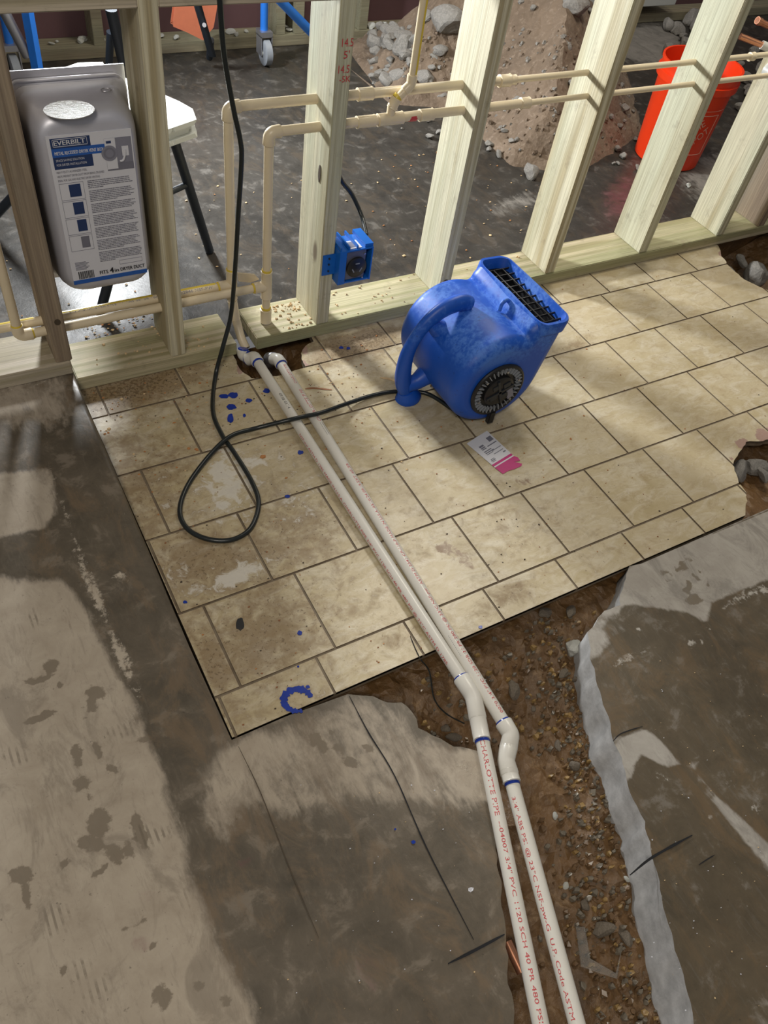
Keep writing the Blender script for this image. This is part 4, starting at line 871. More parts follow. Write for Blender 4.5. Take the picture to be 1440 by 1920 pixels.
# the label lies flat on the front face
def label_on(root):
    BL, BR, TL, TR = Y(138, 531, -.0805), Y(275, 511, -.0805), Y(82, 253, -.0805), Y(243, 235, -.0805)
    x0, x1, z0, z1 = -.366, -.200, .290, .622
    w, h = x1 - x0, z1 - z0; yy = -.0790
    mb = MB(); mb.box((x0, yy - .0008, z0), (x1, yy + .002, z1)); lab = mb.build('label', ['label_white'], root); lab['label'] = 'white printed paper label'
    def rect(name, a, b, c, d, mat, lift=.0012):
        mb = MB(); mb.box((x0 + a * w, yy - lift, z0 + b * h), (x0 + c * w, yy - .0007, z0 + d * h)); return mb.build(name, [mat], lab)
    def txt(s, a, b, hh, ww, mat, name='lettering', lift=.0018, bold=0.):
        mb = MB(); text_plane(mb, s, (x0 + a * w, yy - lift, z0 + b * h), (1, 0, 0), (0, 0, 1), hh * h, width=ww * w, bold=bold); return mb.build(name, [mat], lab)
    rect('title_block', .04, .80, .50, .985, 'label_navy'); rect('title_band', .04, .895 - .022, .66, .925, 'label_blue', .0014)
    txt('EVERBILT', .08, .945, .027, .36, 'label_white', bold=.0003)
    mb = MB()
    for a, b, c, d in ((.065, .935, .465, .938), (.065, .977, .465, .980), (.065, .935, .069, .980), (.461, .935, .465, .980)): mb.box((x0 + a * w, yy - .0016, z0 + b * h), (x0 + c * w, yy - .001, z0 + d * h))
    mb.build('title_frame', ['label_white'], lab)
    txt('METAL RECESSED DRYER VENT BOX', .07, .887, .020, .57, 'label_white', bold=.0002)
    txt('SPACE SAVING SOLUTION', .07, .847, .014, .33, 'label_white'); txt('FOR DRYER INSTALLATION', .07, .820, .014, .35, 'label_white')
    txt('HEAVY DUTY ALUMINIZED STEEL', .05, .776, .013, .36, 'label_line'); txt('HELPS PREVENT DRYER DUCT FROM BEING CRUSHED', .05, .750, .013, .56, 'label_line'); txt('IDEAL FOR GAS AND ELECTRIC DRYER VENTING', .05, .724, .013, .50, 'label_line')
    # product picture: dryer, duct and wall box
    rect('picture', .66, .755, .985, .955, 'label_grey'); rect('picture_floor', .66, .755, .985, .80, 'label_line', .0015); rect('picture_dryer', .66, .765, .79, .955, 'label_white', .0016)
    mb = MB(); c = (x0 + .705 * w, yy - .002, z0 + .865 * h)
    for rr_, m_ in ((.016, 0), (.012, 1), (.008, 0)): mb.tube([(c[0], yy - .0012, c[2]), (c[0], yy - .0022 - (.016 - rr_) * .03, c[2])], rr_, 20, mi=m_)
    mb.build('picture_door', ['label_grey', 'label_line'], lab)
    rect('picture_panel', .68, .925, .74, .940, 'label_navy', .0018); rect('picture_box', .86, .84, .94, .90, 'label_white', .0016)
    mb = MB(); mb.tube(spline([(x0 + .82 * w, yy - .002, z0 + .81 * h), (x0 + .86 * w, yy - .002, z0 + .815 * h), (x0 + .89 * w, yy - .002, z0 + .85 * h), (x0 + .895 * w, yy - .002, z0 + .88 * h)], 5), .0022, 8); mb.build('picture_duct', ['label_white'], lab)
    # four step pictures down the left
    for k in range(4):
        b = .60 - .118 * k; mb = MB()
        for a_, b_, c_, d_ in ((.05, b, .34, b + .002), (.05, b + .108, .34, b + .110), (.05, b, .053, b + .11), (.337, b, .34, b + .11)): mb.box((x0 + a_ * w, yy - .0014, z0 + b_ * h), (x0 + c_ * w, yy - .001, z0 + d_ * h))
        mb.build('step_frame', ['label_grey'], lab)
        rect('step_picture', .16 + .012 * k, b + .018, .30, b + .098, 'label_navy' if k < 3 else 'label_line')
    # body copy: rows too small to read
    mb = MB(); rr_ = random.Random(4); zz = .705
    while zz > .14:
        para = rr_.randint(4, 8)
        for q in range(para):
            if zz < .14: break
            ww = rr_.uniform(.5, .57) if q < para - 1 else rr_.uniform(.15, .4); xs = x0 + .39 * w; xe = xs + ww * w
            while xs < xe:
                e_ = min(xe, xs + rr_.uniform(.003, .010)); mb.box((xs, yy - .0013, z0 + zz * h), (e_, yy - .001, z0 + (zz + .0048) * h)); xs = e_ + .0009
            zz -= .0112
        zz -= .010
    mb.build('body_copy', ['label_line'], lab)['kind'] = 'stuff'
    mb = MB()
    for k in range(7): mb.box((x0 + .06 * w, yy - .0013, z0 + (.105 + .009 * k) * h), (x0 + (.2 + .02 * (k % 3)) * w, yy - .001, z0 + (.109 + .009 * k) * h))
    mb.build('small_print', ['label_line'], lab)['kind'] = 'stuff'
    mb = MB(); xs = .08; rr_ = random.Random(2)
    while xs < .28: q = rr_.uniform(.004, .012); mb.box((x0 + xs * w, yy - .0014, z0 + .035 * h), (x0 + (xs + q) * w, yy - .001, z0 + .092 * h)); xs += q + rr_.uniform(.004, .009)
    mb.build('bar_code', ['black_ink'], lab)
    mb = MB()
    for a_, b_, c_, d_ in ((.64, .098, .95, .100), (.64, .128, .95, .130), (.64, .098, .643, .130), (.947, .098, .95, .130)): mb.box((x0 + a_ * w, yy - .0014, z0 + b_ * h), (x0 + c_ * w, yy - .001, z0 + d_ * h))
    mb.build('notice_frame', ['label_grey'], lab)
    txt('FITS', .36, .048, .026, .11, 'black_ink', bold=.0003); txt('4', .495, .046, .040, .05, 'black_ink', bold=.0006); txt('in', .56, .048, .026, .055, 'black_ink', bold=.0003); txt('DRYER DUCT', .64, .048, .026, .33, 'black_ink', bold=.0003)
    rect('bottom_band', 0, 0, 1, .030, 'label_blue')
label_on(vb)
# oval knock-out with scratched zinc and a stamped mark on the sloping shoulder
mb = MB(); c = Vector(Z(130, 207, .6665)); vs = [c + Vector((math.cos(6.2832 * k / 32) * .047, math.sin(6.2832 * k / 32) * .034, .0006 + (math.sin(6.2832 * k / 32)) * .0022)) for k in range(32)]
mb.add(vs + [v + Vector((0, 0, .0012)) for v in vs], [tuple(range(32, 64))] + [(i, (i + 1) % 32, 32 + (i + 1) % 32, 32 + i) for i in range(32)])
def scr():
    n = N('scratched_zinc'); a = n.noise(n.coord((1, 3, 1)), 70, 5, .7); return n.set(n.mix(n.ramp(a, [(.4, 0.), (.62, 1.)]), (.50, .51, .47), (.34, .31, .25)), .45, a, .4, .002)
M['scratched'] = scr(); ko = mb.build('knockout', ['scratched'], vb); ko['label'] = 'scratched pale oval knock-out'
mb = MB(); mb.tube([(-.222 + .010 * math.cos(a / 10), -.008 + .008 * math.sin(a / 10), .668) for a in range(0, 64, 4)], .0009, 6); mb.build('stamp', ['grey_metal'], vb)

# ------------------------------------------------------------------ blue outlet box on the numbered stud
def outlet():
    root = empty('outlet_box', (.335, -.09, .175), 'small blue electrical box with a round black outlet, fixed to the numbered stud', 'outlet box')
    x0, x1, z0, z1, ya, yb = .288, .386, .176, .274, -.118, -.048
    mb = MB(); t = .004
    mb.box((x0, ya, z0), (x0 + .020, yb, z1)); mb.box((x1 - t, ya, z0), (x1, yb, z1)); mb.box((x0 + .02, ya, z1 - t), (x1 - t, yb, z1)); mb.box((x0 + .02, ya + .002, z0), (x1 - t, yb, z0 + t)); mb.box((x0 + .02, yb - t, z0 + t), (x1 - t, yb, z1 - t))
    body = mb.build('box_body', ['outlet_blue'], root)
    for k in range(4):
        mb = MB(); xx = x0 + .002 + .024 * k; mb.box((xx, ya + .004, z1 - .001), (xx + (.004 if k < 3 else .024), yb + .008, z1 + .009)); mb.build('top_fin', ['outlet_blue'], root)
    mb = MB(); mb.box((x0 + .026, ya + .006, z1), (x0 + .066, ya + .042, z1 + .001)); s_ = mb.build('sticker', ['label_white'], root); s_['label'] = 'white square sticker'
    mb = MB(); mb.box((x0 + .033, ya + .012, z1 + .001), (x0 + .058, ya + .036, z1 + .0014)); mb.build('sticker_print', ['label_grey'], s_)
    mb = MB(); mb.box((x0 + .024, ya + .006, z0 + .008), (x1 - .018, ya + .010, z1 - .006)); pl = mb.build('face_plate', ['receptacle'], root); pl['label'] = 'dark grey metal face plate'
    cx_, cz_ = .342, .219; mb = MB(); mb.tube([(cx_, ya + .008, cz_), (cx_, ya + .001, cz_), (cx_, ya - .001, cz_)], [.029, .029, .026], 28); rc = mb.build('receptacle', ['black_plastic'], root, 40)
    for a in (90, 210, 330):
        mb = MB(); c_, s_2 = math.cos(R(a)), math.sin(R(a)); mb.obox((cx_ + .013 * c_, ya - .0012, cz_ + .013 * s_2), [(-s_2, 0, c_), (0, 1, 0), (c_, 0, s_2)], (.006, .0006, .0016)); mb.build('slot', ['grey_plastic'], rc)
    for dx, dz in ((-.030, .036), (.026, .036), (-.030, -.036), (.026, -.036)):
        mb = MB(); mb.tube([(cx_ - .004 + dx, ya + .007, cz_ + dz), (cx_ - .004 + dx, ya + .003, cz_ + dz)], .0028, 8); mb.build('screw', ['grey_metal'], pl)
    mb = MB(); mb.box((.252, -.0935, .196), (x0 + .002, -.0908, .256)); br = mb.build('bracket', ['outlet_blue'], root, None, .0008)
    for dz in (.208, .228, .245):
        mb = MB(); mb.tube([(.270, -.0935, dz), (.270, -.0955, dz)], .0028, 8); mb.build('screw', ['black_metal'], br)
outlet()

# ------------------------------------------------------------------ torn packaging card on the tiles
def card():
    A, B, C_, D = [Vector(Z(u, v, .0012)) for u, v in ((875, 832), (913, 808), (958, 850), (922, 872))]
    root = empty('packaging_card', A, 'torn white printed packaging card with a magenta end lying in front of the blower', 'card')
    def q(a, b): return A.lerp(B, a).lerp(D.lerp(C_, a), b)
    def patch(name, pts, mat, z, par): mb = MB(); n = len(pts); P = [q(*p) + Vector((0, 0, z)) for p in pts]; mb.add(P + [p + Vector((0, 0, .0005)) for p in P], [tuple(range(n, 2 * n)), tuple(range(n))[::-1]] + [(i, (i + 1) % n, n + (i + 1) % n, n + i) for i in range(n)]); return mb.build(name, [mat], par)
    patch('card_sheet', [(0, 0), (.5, -.01), (1, 0), (1, 1), (0, 1)], 'label_white', 0, root)
    patch('magenta_band', [(0, 1), (1, 1), (1.0, 1.08), (0, 1.08)], 'magenta', 0, root)
    patch('magenta_end', [(0, 1.12), (1., 1.12), (1.08, 1.22), (1.05, 1.34), (.8, 1.28), (1.0, 1.45), (.9, 1.5), (.55, 1.47), (.3, 1.42), (.02, 1.42)], 'magenta', 0, root)
    patch('clear_band', [(0, 1.08), (1, 1.08), (1, 1.12), (0, 1.12)], 'label_white', 0, root)
    k = 0
    for a, b, c, d in ((.72, .18, .93, .34), (.22, .30, .42, .36), (.22, .38, .42, .42), (.22, .44, .42, .47), (.50, .42, .95, .45), (.2, .53, .55, .56), (.2, .59, .60, .62), (.2, .65, .5, .67), (.5, .62, .93, .64), (.45, .74, .9, .76), (.8, .82, .92, .86), (.15, .84, .32, .86), (.12, .88, .32, .91), (.12, .93, .3, .95)):
        patch('print_row' if k else 'bar_code', [(a, b), (c, b), (c, d), (a, d)], 'label_line', .0005, root); k += 1
card()

# ------------------------------------------------------------------ orange bucket
def bucket():
    c = Vector((2.165, .515, 0)); root = empty('bucket', c, 'bright orange plastic bucket standing on the floor behind the stud wall', 'bucket')
    prof = [(.0, .004), (.120, .004), (.128, .0), (.132, .004), (.148, .300), (.150, .305), (.160, .305), (.161, .330), (.1525, .332), (.154, .360), (.158, .362), (.158, .370), (.150, .370), (.147, .33), (.126, .012), (.0, .012)]
    mb = MB(); n = 48
    for r_, z_ in prof:
        for k in range(n): a = 6.28318 * k / n; mb.v.append((c.x + r_ * math.cos(a), c.y + r_ * math.sin(a), z_))
    for j in range(len(prof) - 1):
        for k in range(n): mb.f.append((j * n + k, j * n + (k + 1) % n, (j + 1) * n + (k + 1) % n, (j + 1) * n + k)); mb.mi.append(0)
    mb.build('bucket_body', ['bucket'], root, 35)
    def rad(z_): return .132 + (.148 - .132) * z_ / .3 + .0006
    # logo: tilted lettering in a square outline, facing the camera side
    aim = math.atan2(CP[1] - c.y, CP[0] - c.x) + .55; mb = MB()
    def wrap(x_, z_): a = aim + x_ / .14; r_ = rad(z_); return Vector((c.x + r_ * math.cos(a), c.y + r_ * math.sin(a), z_))
    h = .072; cz_ = .150
    ca, sa = math.cos(R(42)), math.sin(R(42))
    for s_, row, w in (('THE', .034, .040), ('HOME', .010, .105), ('DEPOT', -.036, .118)):
        v, f = text_mesh(s_, 1.); x1_ = max(p[0] for p in v); hh = .030 if s_ != 'THE' else .012
        mb.add([wrap(((p[0] / x1_ - .5) * w) * ca - (row + p[1] / .69 * hh) * sa, cz_ + ((p[0] / x1_ - .5) * w) * sa + (row + p[1] / .69 * hh) * ca) for p in v], f)
    mb.build('logo_lettering', ['bucket_print'], root)
    def loop(name, pts, w):
        mb = MB(); P = []
        for a, b in zip(pts, pts[1:] + pts[:1]):
            for k in range(10): t = k / 10; P.append(wrap(a[0] + (b[0] - a[0]) * t, a[1] + (b[1] - a[1]) * t))
        P.append(P[0]); mb.tube(P, w, 6, caps=False); mb.build(name, ['bucket_print'], root)
    loop('logo_frame', [(-.078, cz_ - .078), (.078, cz_ - .078), (.078, cz_ + .078), (-.078, cz_ + .078)], .0015)
    for zz in (.245,): 
        mb = MB(); mb.tube([wrap(-.10 + .02 * k, zz) for k in range(11)], .001, 6); mb.build('print_line', ['bucket_print'], root)
bucket()

# ------------------------------------------------------------------ back wall and dirt mound
YW = 1.84
mb = MB(); mb.box((-2.4, YW + .10, 0), (6.5, YW + .13, 2.6)); o = mb.build('wall_back', ['maroon']); o['kind'] = 'structure'
board('back_sole_plate', (-2.3, YW - .005, 0), (4.6, YW + .10, .045), 'backwood', 'dark bottom plate along the maroon back wall', 'plate')
for i, (u, v) in enumerate([(184, 60), (527, 40), (562, 40), (682, 40), (1012, 0), (-60, 60)]):
    x_ = Y(u, v, YW)[0]; lab = ['back wall stud behind the vent box', 'back wall stud right of the cart wheel', 'second back wall stud right of the cart wheel', 'back wall stud just left of the rubble heap', 'back wall stud behind the dirt mound', 'back wall stud outside the left edge'][i]
    board('back_stud', (x_ - .022, YW, .045), (x_ + .022, YW + .10, 2.2), 'backwood', lab, 'stud')
OUT = px([(688, 150), (715, 195), (830, 205), (890, 250), (955, 312), (1080, 330), (1210, 255), (1195, 180), (1172, 118), (1150, 30), (1140, -60)]) + [(3.0, YW), (1.3, YW)]
def mound_z(X, Y_):
    X = np.atleast_1d(np.array(X, float)); Y_ = np.atleast_1d(np.array(Y_, float)); d = sdist(OUT, X, Y_)
    h = np.clip(d, 0, .1) * .45 + np.clip(d - .08, 0, .6) * .95
    k = np.clip(d / .05, 0, 1)
    return h + k * (nz(X, Y_, 4, .030, 2) + nz(X, Y_, 14, .016, 5) + nz(X, Y_, 45, .007, 8) + .008) - .012 * (1 - k)
o = slab('dirt_mound', [(1.2, .45), (3.2, .45), (3.2, YW - .01), (1.2, YW - .01)], .022, mound_z, 0, ['dirt'], {}, loc_kind=None); tag(o, 'heap of brown dirt spilling over the floor behind the stud wall', 'dirt', kind='stuff')
def hit(u, v):
    lo = 0.
    for k in range(60):
        z_ = 1.2 * (1 - k / 60); p = Z(u, v, z_)
        if p[1] < YW and float(mound_z(p[0], p[1])[0]) >= z_: return Vector((p[0], p[1], z_))
    return Vector(Z(u, v, 0))
RNG = random.Random(11)
def pile(n, box, smin, smax, label, cat, group, kind='rock', lift=.25):
    for k in range(n):
        u, v = RNG.uniform(box[0], box[2]), RNG.uniform(box[1], box[3]); p = hit(u, v)
        if p.y > YW - .03 or p.y < .1: continue
        s = RNG.uniform(smin, smax) * (RNG.uniform(.7, 1.2)); put_rock('concrete_chunk', kind, p + Vector((0, 0, s * lift)), s, label, cat, group)
pile(46, (700, 48, 830, 165), .03, .085, 'broken grey concrete chunk on the left flank of the dirt mound', 'rubble', 'rubble on the left flank of the mound')
pile(26, (735, 100, 960, 290), .012, .045, 'small grey stone stuck in the face of the dirt mound', 'stone', 'stones in the dirt mound')
pile(22, (930, 200, 1200, 320), .012, .04, 'small stone at the foot of the dirt mound', 'stone', 'stones at the foot of the mound')
pile(20, (960, 0, 1110, 200), .015, .05, 'grey stone half buried high in the mound', 'stone', 'stones high in the mound')
for (u, v, s, i, lab) in [(755, 100, .12, 0, 'largest pale chunk on the left flank of the mound'), (835, 62, .16, 2, 'big rounded concrete block at the top left of the dirt mound'), (730, 95, .09, 3, 'grey chunk at the left tip of the rubble'), (706, 93, .10, 5, 'outermost grey chunk lying on the dark floor by the rubble'), (793, 45, .11, 1, 'sharp grey chunk pointing up beside the upright branch pipe'), (1058, 97, .06, 4, 'light round stone on the mound right of the blower stud'), (830, 190, .06, 6, 'upright slab-like piece just above the cream pipes'), (1075, 30, .12, 2, 'pale broken lump at the top of the mound'), (700, 135, .05, 1, 'small chunk on the dark floor at the foot of the rubble'), (725, 142, .06, 3, 'small chunk beside the foot of the rubble')]:
    p = hit(u, v); put_rock('concrete_chunk', 'rock', p + Vector((0, 0, s * .28)), s, lab, 'rubble', i=i)
for (u, v, s, k, lab) in [(994, 330, .085, 'rock', 'triangular grey concrete chunk lying alone on the floor right of the blower stud'), (935, 293, .04, 'rock', 'small grey chunk at the edge of the dirt behind the blower stud'), (962, 287, .03, 'rock', 'small tan fragment at the edge of the dirt'), (1290, 350, .026, 'rock_white', 'little pale stone on the floor in front of the bucket'), (1155, 255, .04, 'rock', 'stone on the floor left of the bucket'), (1160, 235, .05, 'rock', 'dark stone left of the bucket below the pipes'), (1152, 200, .04, 'rock', 'stone beside the orange bucket near the pipe'), (940, 268, .03, 'rock', 'loose stone on the dirt just behind the stud')]:
    p = Vector(Z(u, v, 0)); z_ = float(mound_z(p.x, p.y)[0]); put_rock('concrete_chunk', k, p + Vector((0, 0, max(0, z_) + s * .22)), s, lab, 'rubble')
for k in range(16):
    u, v = RNG.uniform(1250, 1320), RNG.uniform(25, 110); s = RNG.uniform(.05, .12)
    if Z(u, v)[1] > YW - .03: v = 60
    put_rock('concrete_chunk', 'rock', Vector(Z(u, v)) + Vector((0, 0, s * .25)), s, 'grey concrete chunk in the heap behind the stud left of the bucket rim', 'rubble', 'rubble heap beyond the bucket')
for k in range(18):
    u, v = RNG.uniform(1385, 1450), RNG.uniform(95, 215); s = RNG.uniform(.05, .11)
    put_rock('concrete_chunk', 'rock', Vector(Z(u, v)) + Vector((0, 0, s * .25)), s, 'grey rubble piece right of the orange bucket', 'rubble', 'rubble right of the bucket')
for k in range(34):
    x_ = RNG.uniform(-.1, 2.0); s = RNG.uniform(.015, .045)
    put_rock('concrete_chunk', 'rock_white', Vector((x_, YW + RNG.uniform(.01, .07), .045 + s * .25)), s, 'pale crumb lying on the back wall plate', 'rubble', 'crumbs on the back wall plate')
# white board leaning far back right
p = Z(1075, 22, 0); mb = MB(); mb.box((2.62, 1.78, .10), (3.34, YW + .09, .16)); tag(mb.build('white_board', ['white_plastic'], None, None, .004, loc=(2.62, 1.78, .1)), 'white board lying along the back wall beyond the dirt mound', 'board')

# ------------------------------------------------------------------ things standing in the back room
def caster(parent, x, y, rad=.050):
    mb = MB(); mb.tube([(x - .016, y, rad), (x - .013, y, rad), (x + .013, y, rad), (x + .016, y, rad)], [rad - .006, rad, rad, rad - .006], 26); w_ = mb.build('wheel', ['grey_plastic'], parent, 40)
    mb = MB(); mb.tube([(x - .020, y, rad), (x + .020, y, rad)], .012, 14); mb.build('hub', ['white_plastic'], w_, 40)
    mb = MB(); mb.box((x - .026, y - .012, rad * .8), (x - .022, y + .04, rad * 2.25)); mb.box((x + .022, y - .012, rad * .8), (x + .026, y + .04, rad * 2.25)); mb.box((x - .026, y - .012, rad * 2.2), (x + .026, y + .045, rad * 2.2 + .02)); mb.build('fork', ['grey_metal'], parent)
cart = empty('scaffold_cart', (.855, 1.70, 0), 'blue steel rolling frame on a grey caster near the back wall', 'cart')
caster(cart, .850, 1.66); mb = MB(); mb.tube([(.850, 1.68, .13), (.850, 1.68, 1.5)], .016, 14); mb.build('post', ['blue_paint'], cart, 40)
cart2 = empty('scaffold_cart', (-.16, 1.62, 0), 'blue and pale steel rolling frame at the top left corner with a grey caster', 'cart')
caster(cart2, -.165, 1.60, .062)
mb = MB(); mb.tube([(-.163, 1.62, .15), (-.155, 1.62, .9)], .015, 12); mb.build('post', ['blue_paint'], cart2, 40)
mb = MB(); A_, B_ = Y(72, 140, 1.3), Y(52, 25, 1.3); mb.tube([A_, Vector(A_).lerp(Vector(B_), 1.6)], .019, 4); mb.build('blue_leg', ['blue_paint'], cart2)
mb = MB(); A_, B_ = Y(52, 105, 1.32), Y(15, 35, 1.32); mb.tube([A_, Vector(A_).lerp(Vector(B_), 1.5)], .017, 12); mb.build('pale_brace', ['grey_metal'], cart2, 40)
# folding trestle: black scissor legs with an orange rag
tr = empty('folding_trestle', tuple(Z(395, 108)), 'black folding trestle legs with a pivot bolt beside the orange rag', 'trestle')
def bar(parent, name, pts, r, mat, seg=12, sx=1.): mb = MB(); mb.tube(pts, r, seg, sx=sx); return mb.build(name, [mat], parent, 40)
bar(tr, 'leg', [Y(398, 104, 1.62), Y(362, -20, 1.5)], .017, 'black_metal', 12, .5); bar(tr, 'foot', [Y(395, 75, 1.60), Y(393, 108, 1.66)], .014, 'black_metal')
bar(tr, 'pivot_bolt', [Y(383, 47, 1.52), Y(383, 47, 1.56)], .008, 'grey_metal')
bar(tr, 'leg', [Y(208, 18, 1.3), Y(232, 120, 1.4)], .02, 'black_metal', 12, .5); bar(tr, 'leg', [Y(207, 60, 1.45), Y(204, 135, 1.5)], .014, 'black_metal')
rg = MB(); ps = [Y(u, v, 1.66) for u, v in ((338, -30), (328, 48), (352, 58), (380, 72), (398, 50), (412, -30))]
n_ = len(ps); rg.add([tuple(p) for p in ps] + [tuple(p + np.array([0, .035, 0])) for p in ps], [tuple(range(n_)), tuple(range(n_, 2 * n_))[::-1]] + [(i, (i + 1) % n_, n_ + (i + 1) % n_, n_ + i) for i in range(n_)])
tag(rg.build('orange_rag', ['orange_cloth'], None, None, .006, loc=tuple(ps[2])), 'orange rag hanging beside the trestle near the back wall', 'cloth')
mb = MB(); mb.tube([Y(500, -25, .95), Y(608, 85, .95)], .015, 14); tag(mb.build('blue_pole', ['blue_paint'], None, 40, loc=tuple(Y(560, 40, .95))), 'dark blue pole slanting down behind the numbered stud', 'pole')
mb = MB(); mb.tube([(.2, .95, .86), (.2, .95, .89)], .01); mb = None
# white step stool with black legs behind the vent box
st = empty('step_stool', (-.06, .42, 0), 'white topped stool with black tube legs behind the vent box', 'stool')
A_, B_, C_, D_ = [Vector(Z(u, v, .44)) for u, v in ((118, 134), (170, 119), (350, 196), (358, 232))]
mb = MB(); q = [Vector((-.165, .62, 0)), Vector((-.075, .665, 0)), Vector((.055, .43, 0)), Vector((.068, .325, 0)), Vector((-.04, .27, 0))]
q = [Vector(Z(112, 135, .44)), Vector(Z(150, 121, .44)), Vector(Z(186, 120, .44)), Vector(Z(196, 134, .44)), Vector(Z(330, 192, .44)), Vector(Z(353, 205, .44)), Vector(Z(359, 222, .44)), Vector(Z(318, 236, .44)), Vector(Z(240, 262, .44)), Vector(Z(150, 250, .44))]
n_ = len(q); mb.add(q + [p + Vector((0, 0, -.045)) for p in q], [tuple(range(n_)), tuple(range(n_, 2 * n_))[::-1]] + [(i, (i + 1) % n_, n_ + (i + 1) % n_, n_ + i) for i in range(n_)])
mb.build('seat', ['white_plastic'], st, None, .012)
F = [Vector(Z(393, 473)), Vector(Z(188, 590)), Vector(Z(-30, 430)), Vector(Z(230, 300))]; Tp = [Vector((.01, .33, .40)), Vector((-.07, .30, .40)), Vector((-.16, .48, .40)), Vector((-.03, .52, .40))]
for f_, t__ in zip(F, Tp):
    mb = MB(); mb.tube([f_ + Vector((0, 0, .004)), t__], .0135, 14); l_ = mb.build('leg', ['black_metal'], st, 40)
mb = MB(); mb.tube([F[0].lerp(Tp[0], .62), F[1].lerp(Tp[1], .62)], .009, 10); mb.build('rung', ['black_metal'], st, 40)
# underside of a white basin at the top edge, carried by the branch pipe
mb = MB(); c = Vector((.475, .10, .80)); prof = [(0, 0), (.03, .001), (.062, .012), (.082, .034), (.09, .07), (.096, .075), (.096, .085), (0, .085)]; n_ = 28
for r_, z_ in prof:
    for k in range(n_): a = 6.2832 * k / n_; mb.v.append((c.x + r_ * math.cos(a), c.y + r_ * math.sin(a), c.z + z_))
for j in range(len(prof) - 1):
    for k in range(n_): mb.f.append((j * n_ + k, j * n_ + (k + 1) % n_, (j + 1) * n_ + (k + 1) % n_, (j + 1) * n_ + k)); mb.mi.append(0)
tag(mb.build('white_bowl', ['white_plastic'], None, 50, loc=tuple(c)), 'white round bowl bottom just showing at the top edge behind the branch pipe', 'bowl')
# copper pipes and valve on the right
cp = empty('copper_pipe', tuple(Y(1420, 85, .12)), 'bright copper pipes with white fittings crossing at the right edge', 'pipe')
A_, B_ = Vector(Y(1388, 68, .10)), Vector(Y(1428, 84, .06)); bar(cp, 'pipe_run', [A_, B_], .009, 'copper'); bar(cp, 'press_fitting', [B_, B_.lerp(A_, -.8)], .0125, 'white_plastic')
A_, B_ = Vector(Y(1420, 38, .12)), Vector(Y(1470, 62, .10)); bar(cp, 'pipe_run', [A_, B_], .009, 'copper'); bar(cp, 'ball_end', [A_, A_.lerp(B_, .12)], .011, 'copper')
mb = MB(); A_ = Vector(Y(1447, 135, -.02)); mb.tube([A_ - Vector((0, .02, 0)), A_ + Vector((0, .02, 0))], .022, 20); tag(mb.build('white_valve', ['white_plastic'], None, 40, loc=tuple(A_)), 'white round fitting at the right edge beside the pipes', 'fitting')

# ------------------------------------------------------------------ small cut things by the left riser and the notch
mb = MB(); q = [Vector(Y(u, v, -.02)) for u, v in ((446, 512), (478, 515), (486, 524), (470, 530), (448, 528))]
q = [Vector((p.x, p.y, p.z)) for p in q]; n_ = len(q); mb.add(q + [p + Vector((0, .004, 0)) for p in q], [tuple(range(n_)), tuple(range(n_, 2 * n_))[::-1]] + [(i, (i + 1) % n_, n_ + (i + 1) % n_, n_ + i) for i in range(n_)])
tag(mb.build('pipe_tag', ['cpvc'], None, loc=tuple(q[0])), 'small cream tag wedged between the two riser tees', 'tag')

# ------------------------------------------------------------------ stones in the trench and the holes
def soil_pt(u, v, z0=-.095):
    z_ = z0
    for k in range(4): p = Z(u, v, z_); z_ = float(soil_z(np.array([p[0]]), np.array([p[1]]))[0])
    return Vector((p[0], p[1], z_))
for (u, v, s, k, lab) in [(1020, 1152, .040, 'rock_wet', 'long grey stone with an orange tip high in the trench below the tiles'), (1068, 1150, .045, 'rock_wet', 'flat brown stone beside the long grey one near the tile edge'), (1073, 1218, .042, 'rock_white', 'pale angular stone against the right wall of the trench'), (1055, 1265, .030, 'rock_wet', 'dark rounded stone below the pale one'), (1080, 1275, .030, 'rock_wet', 'brown rounded stone touching the right trench wall'), (960, 1298, .048, 'rock_wet', 'flat dark slab half sunk right of the pipes'), (1075, 1438, .034, 'rock_wet', 'rounded stone at the right wall halfway down the trench'), (1045, 1400, .026, 'rock_wet', 'small pebble right of the pipe bend'), (1000, 1330, .020, 'rock_wet', 'pebble in the mud beside the pipe bend'), (850, 1385, .035, 'rock_wet', 'orange-brown stone in the dark hole left of the pipes'), (835, 1368, .026, 'rock_wet', 'small brown stone in the dark hole by the slab corner'), (1130, 1745, .045, 'rock_wet', 'biggest stone of the gravel low in the trench'), (1170, 1760, .035, 'rock_wet', 'stone right of the biggest one low in the trench'), (1095, 1700, .030, 'rock_wet', 'stone just right of the right pipe low in the trench'), (1040, 1530, .02, 'rock_white', 'white pebble right of the right pipe'), (1060, 1662, .020, 'rock_white', 'pale round pebble beside the right pipe further down'), (1175, 1650, .018, 'rock_white', 'pale pebble by the trench wall below the marker stroke')]:
    p = soil_pt(u, v); put_rock('trench_stone', k, p + Vector((0, 0, s * .2)), s, lab, 'stone')
for (u, v, s, lab) in [(1425, 500, .13, 'large grey lump in the hole at the right edge by the plate'), (1398, 478, .06, 'dark stone deep in the hole by the plate'), (1375, 500, .05, 'brown fragment at the tile edge of the hole by the plate'), (1405, 540, .09, 'brown broken block in the front of the hole by the plate'), (1395, 872, .07, 'grey broken block at the left side of the lower right hole'), (1428, 862, .09, 'grey layered block behind the lower right hole'), (1440, 878, .05, 'dark fragment at the right edge of the lower right hole')]:
    p = Vector(Z(u, v, -.03)); put_rock('broken_block', 'rock', p + Vector((0, 0, -.02 - s * .1)), s, lab, 'rubble')
gp = []
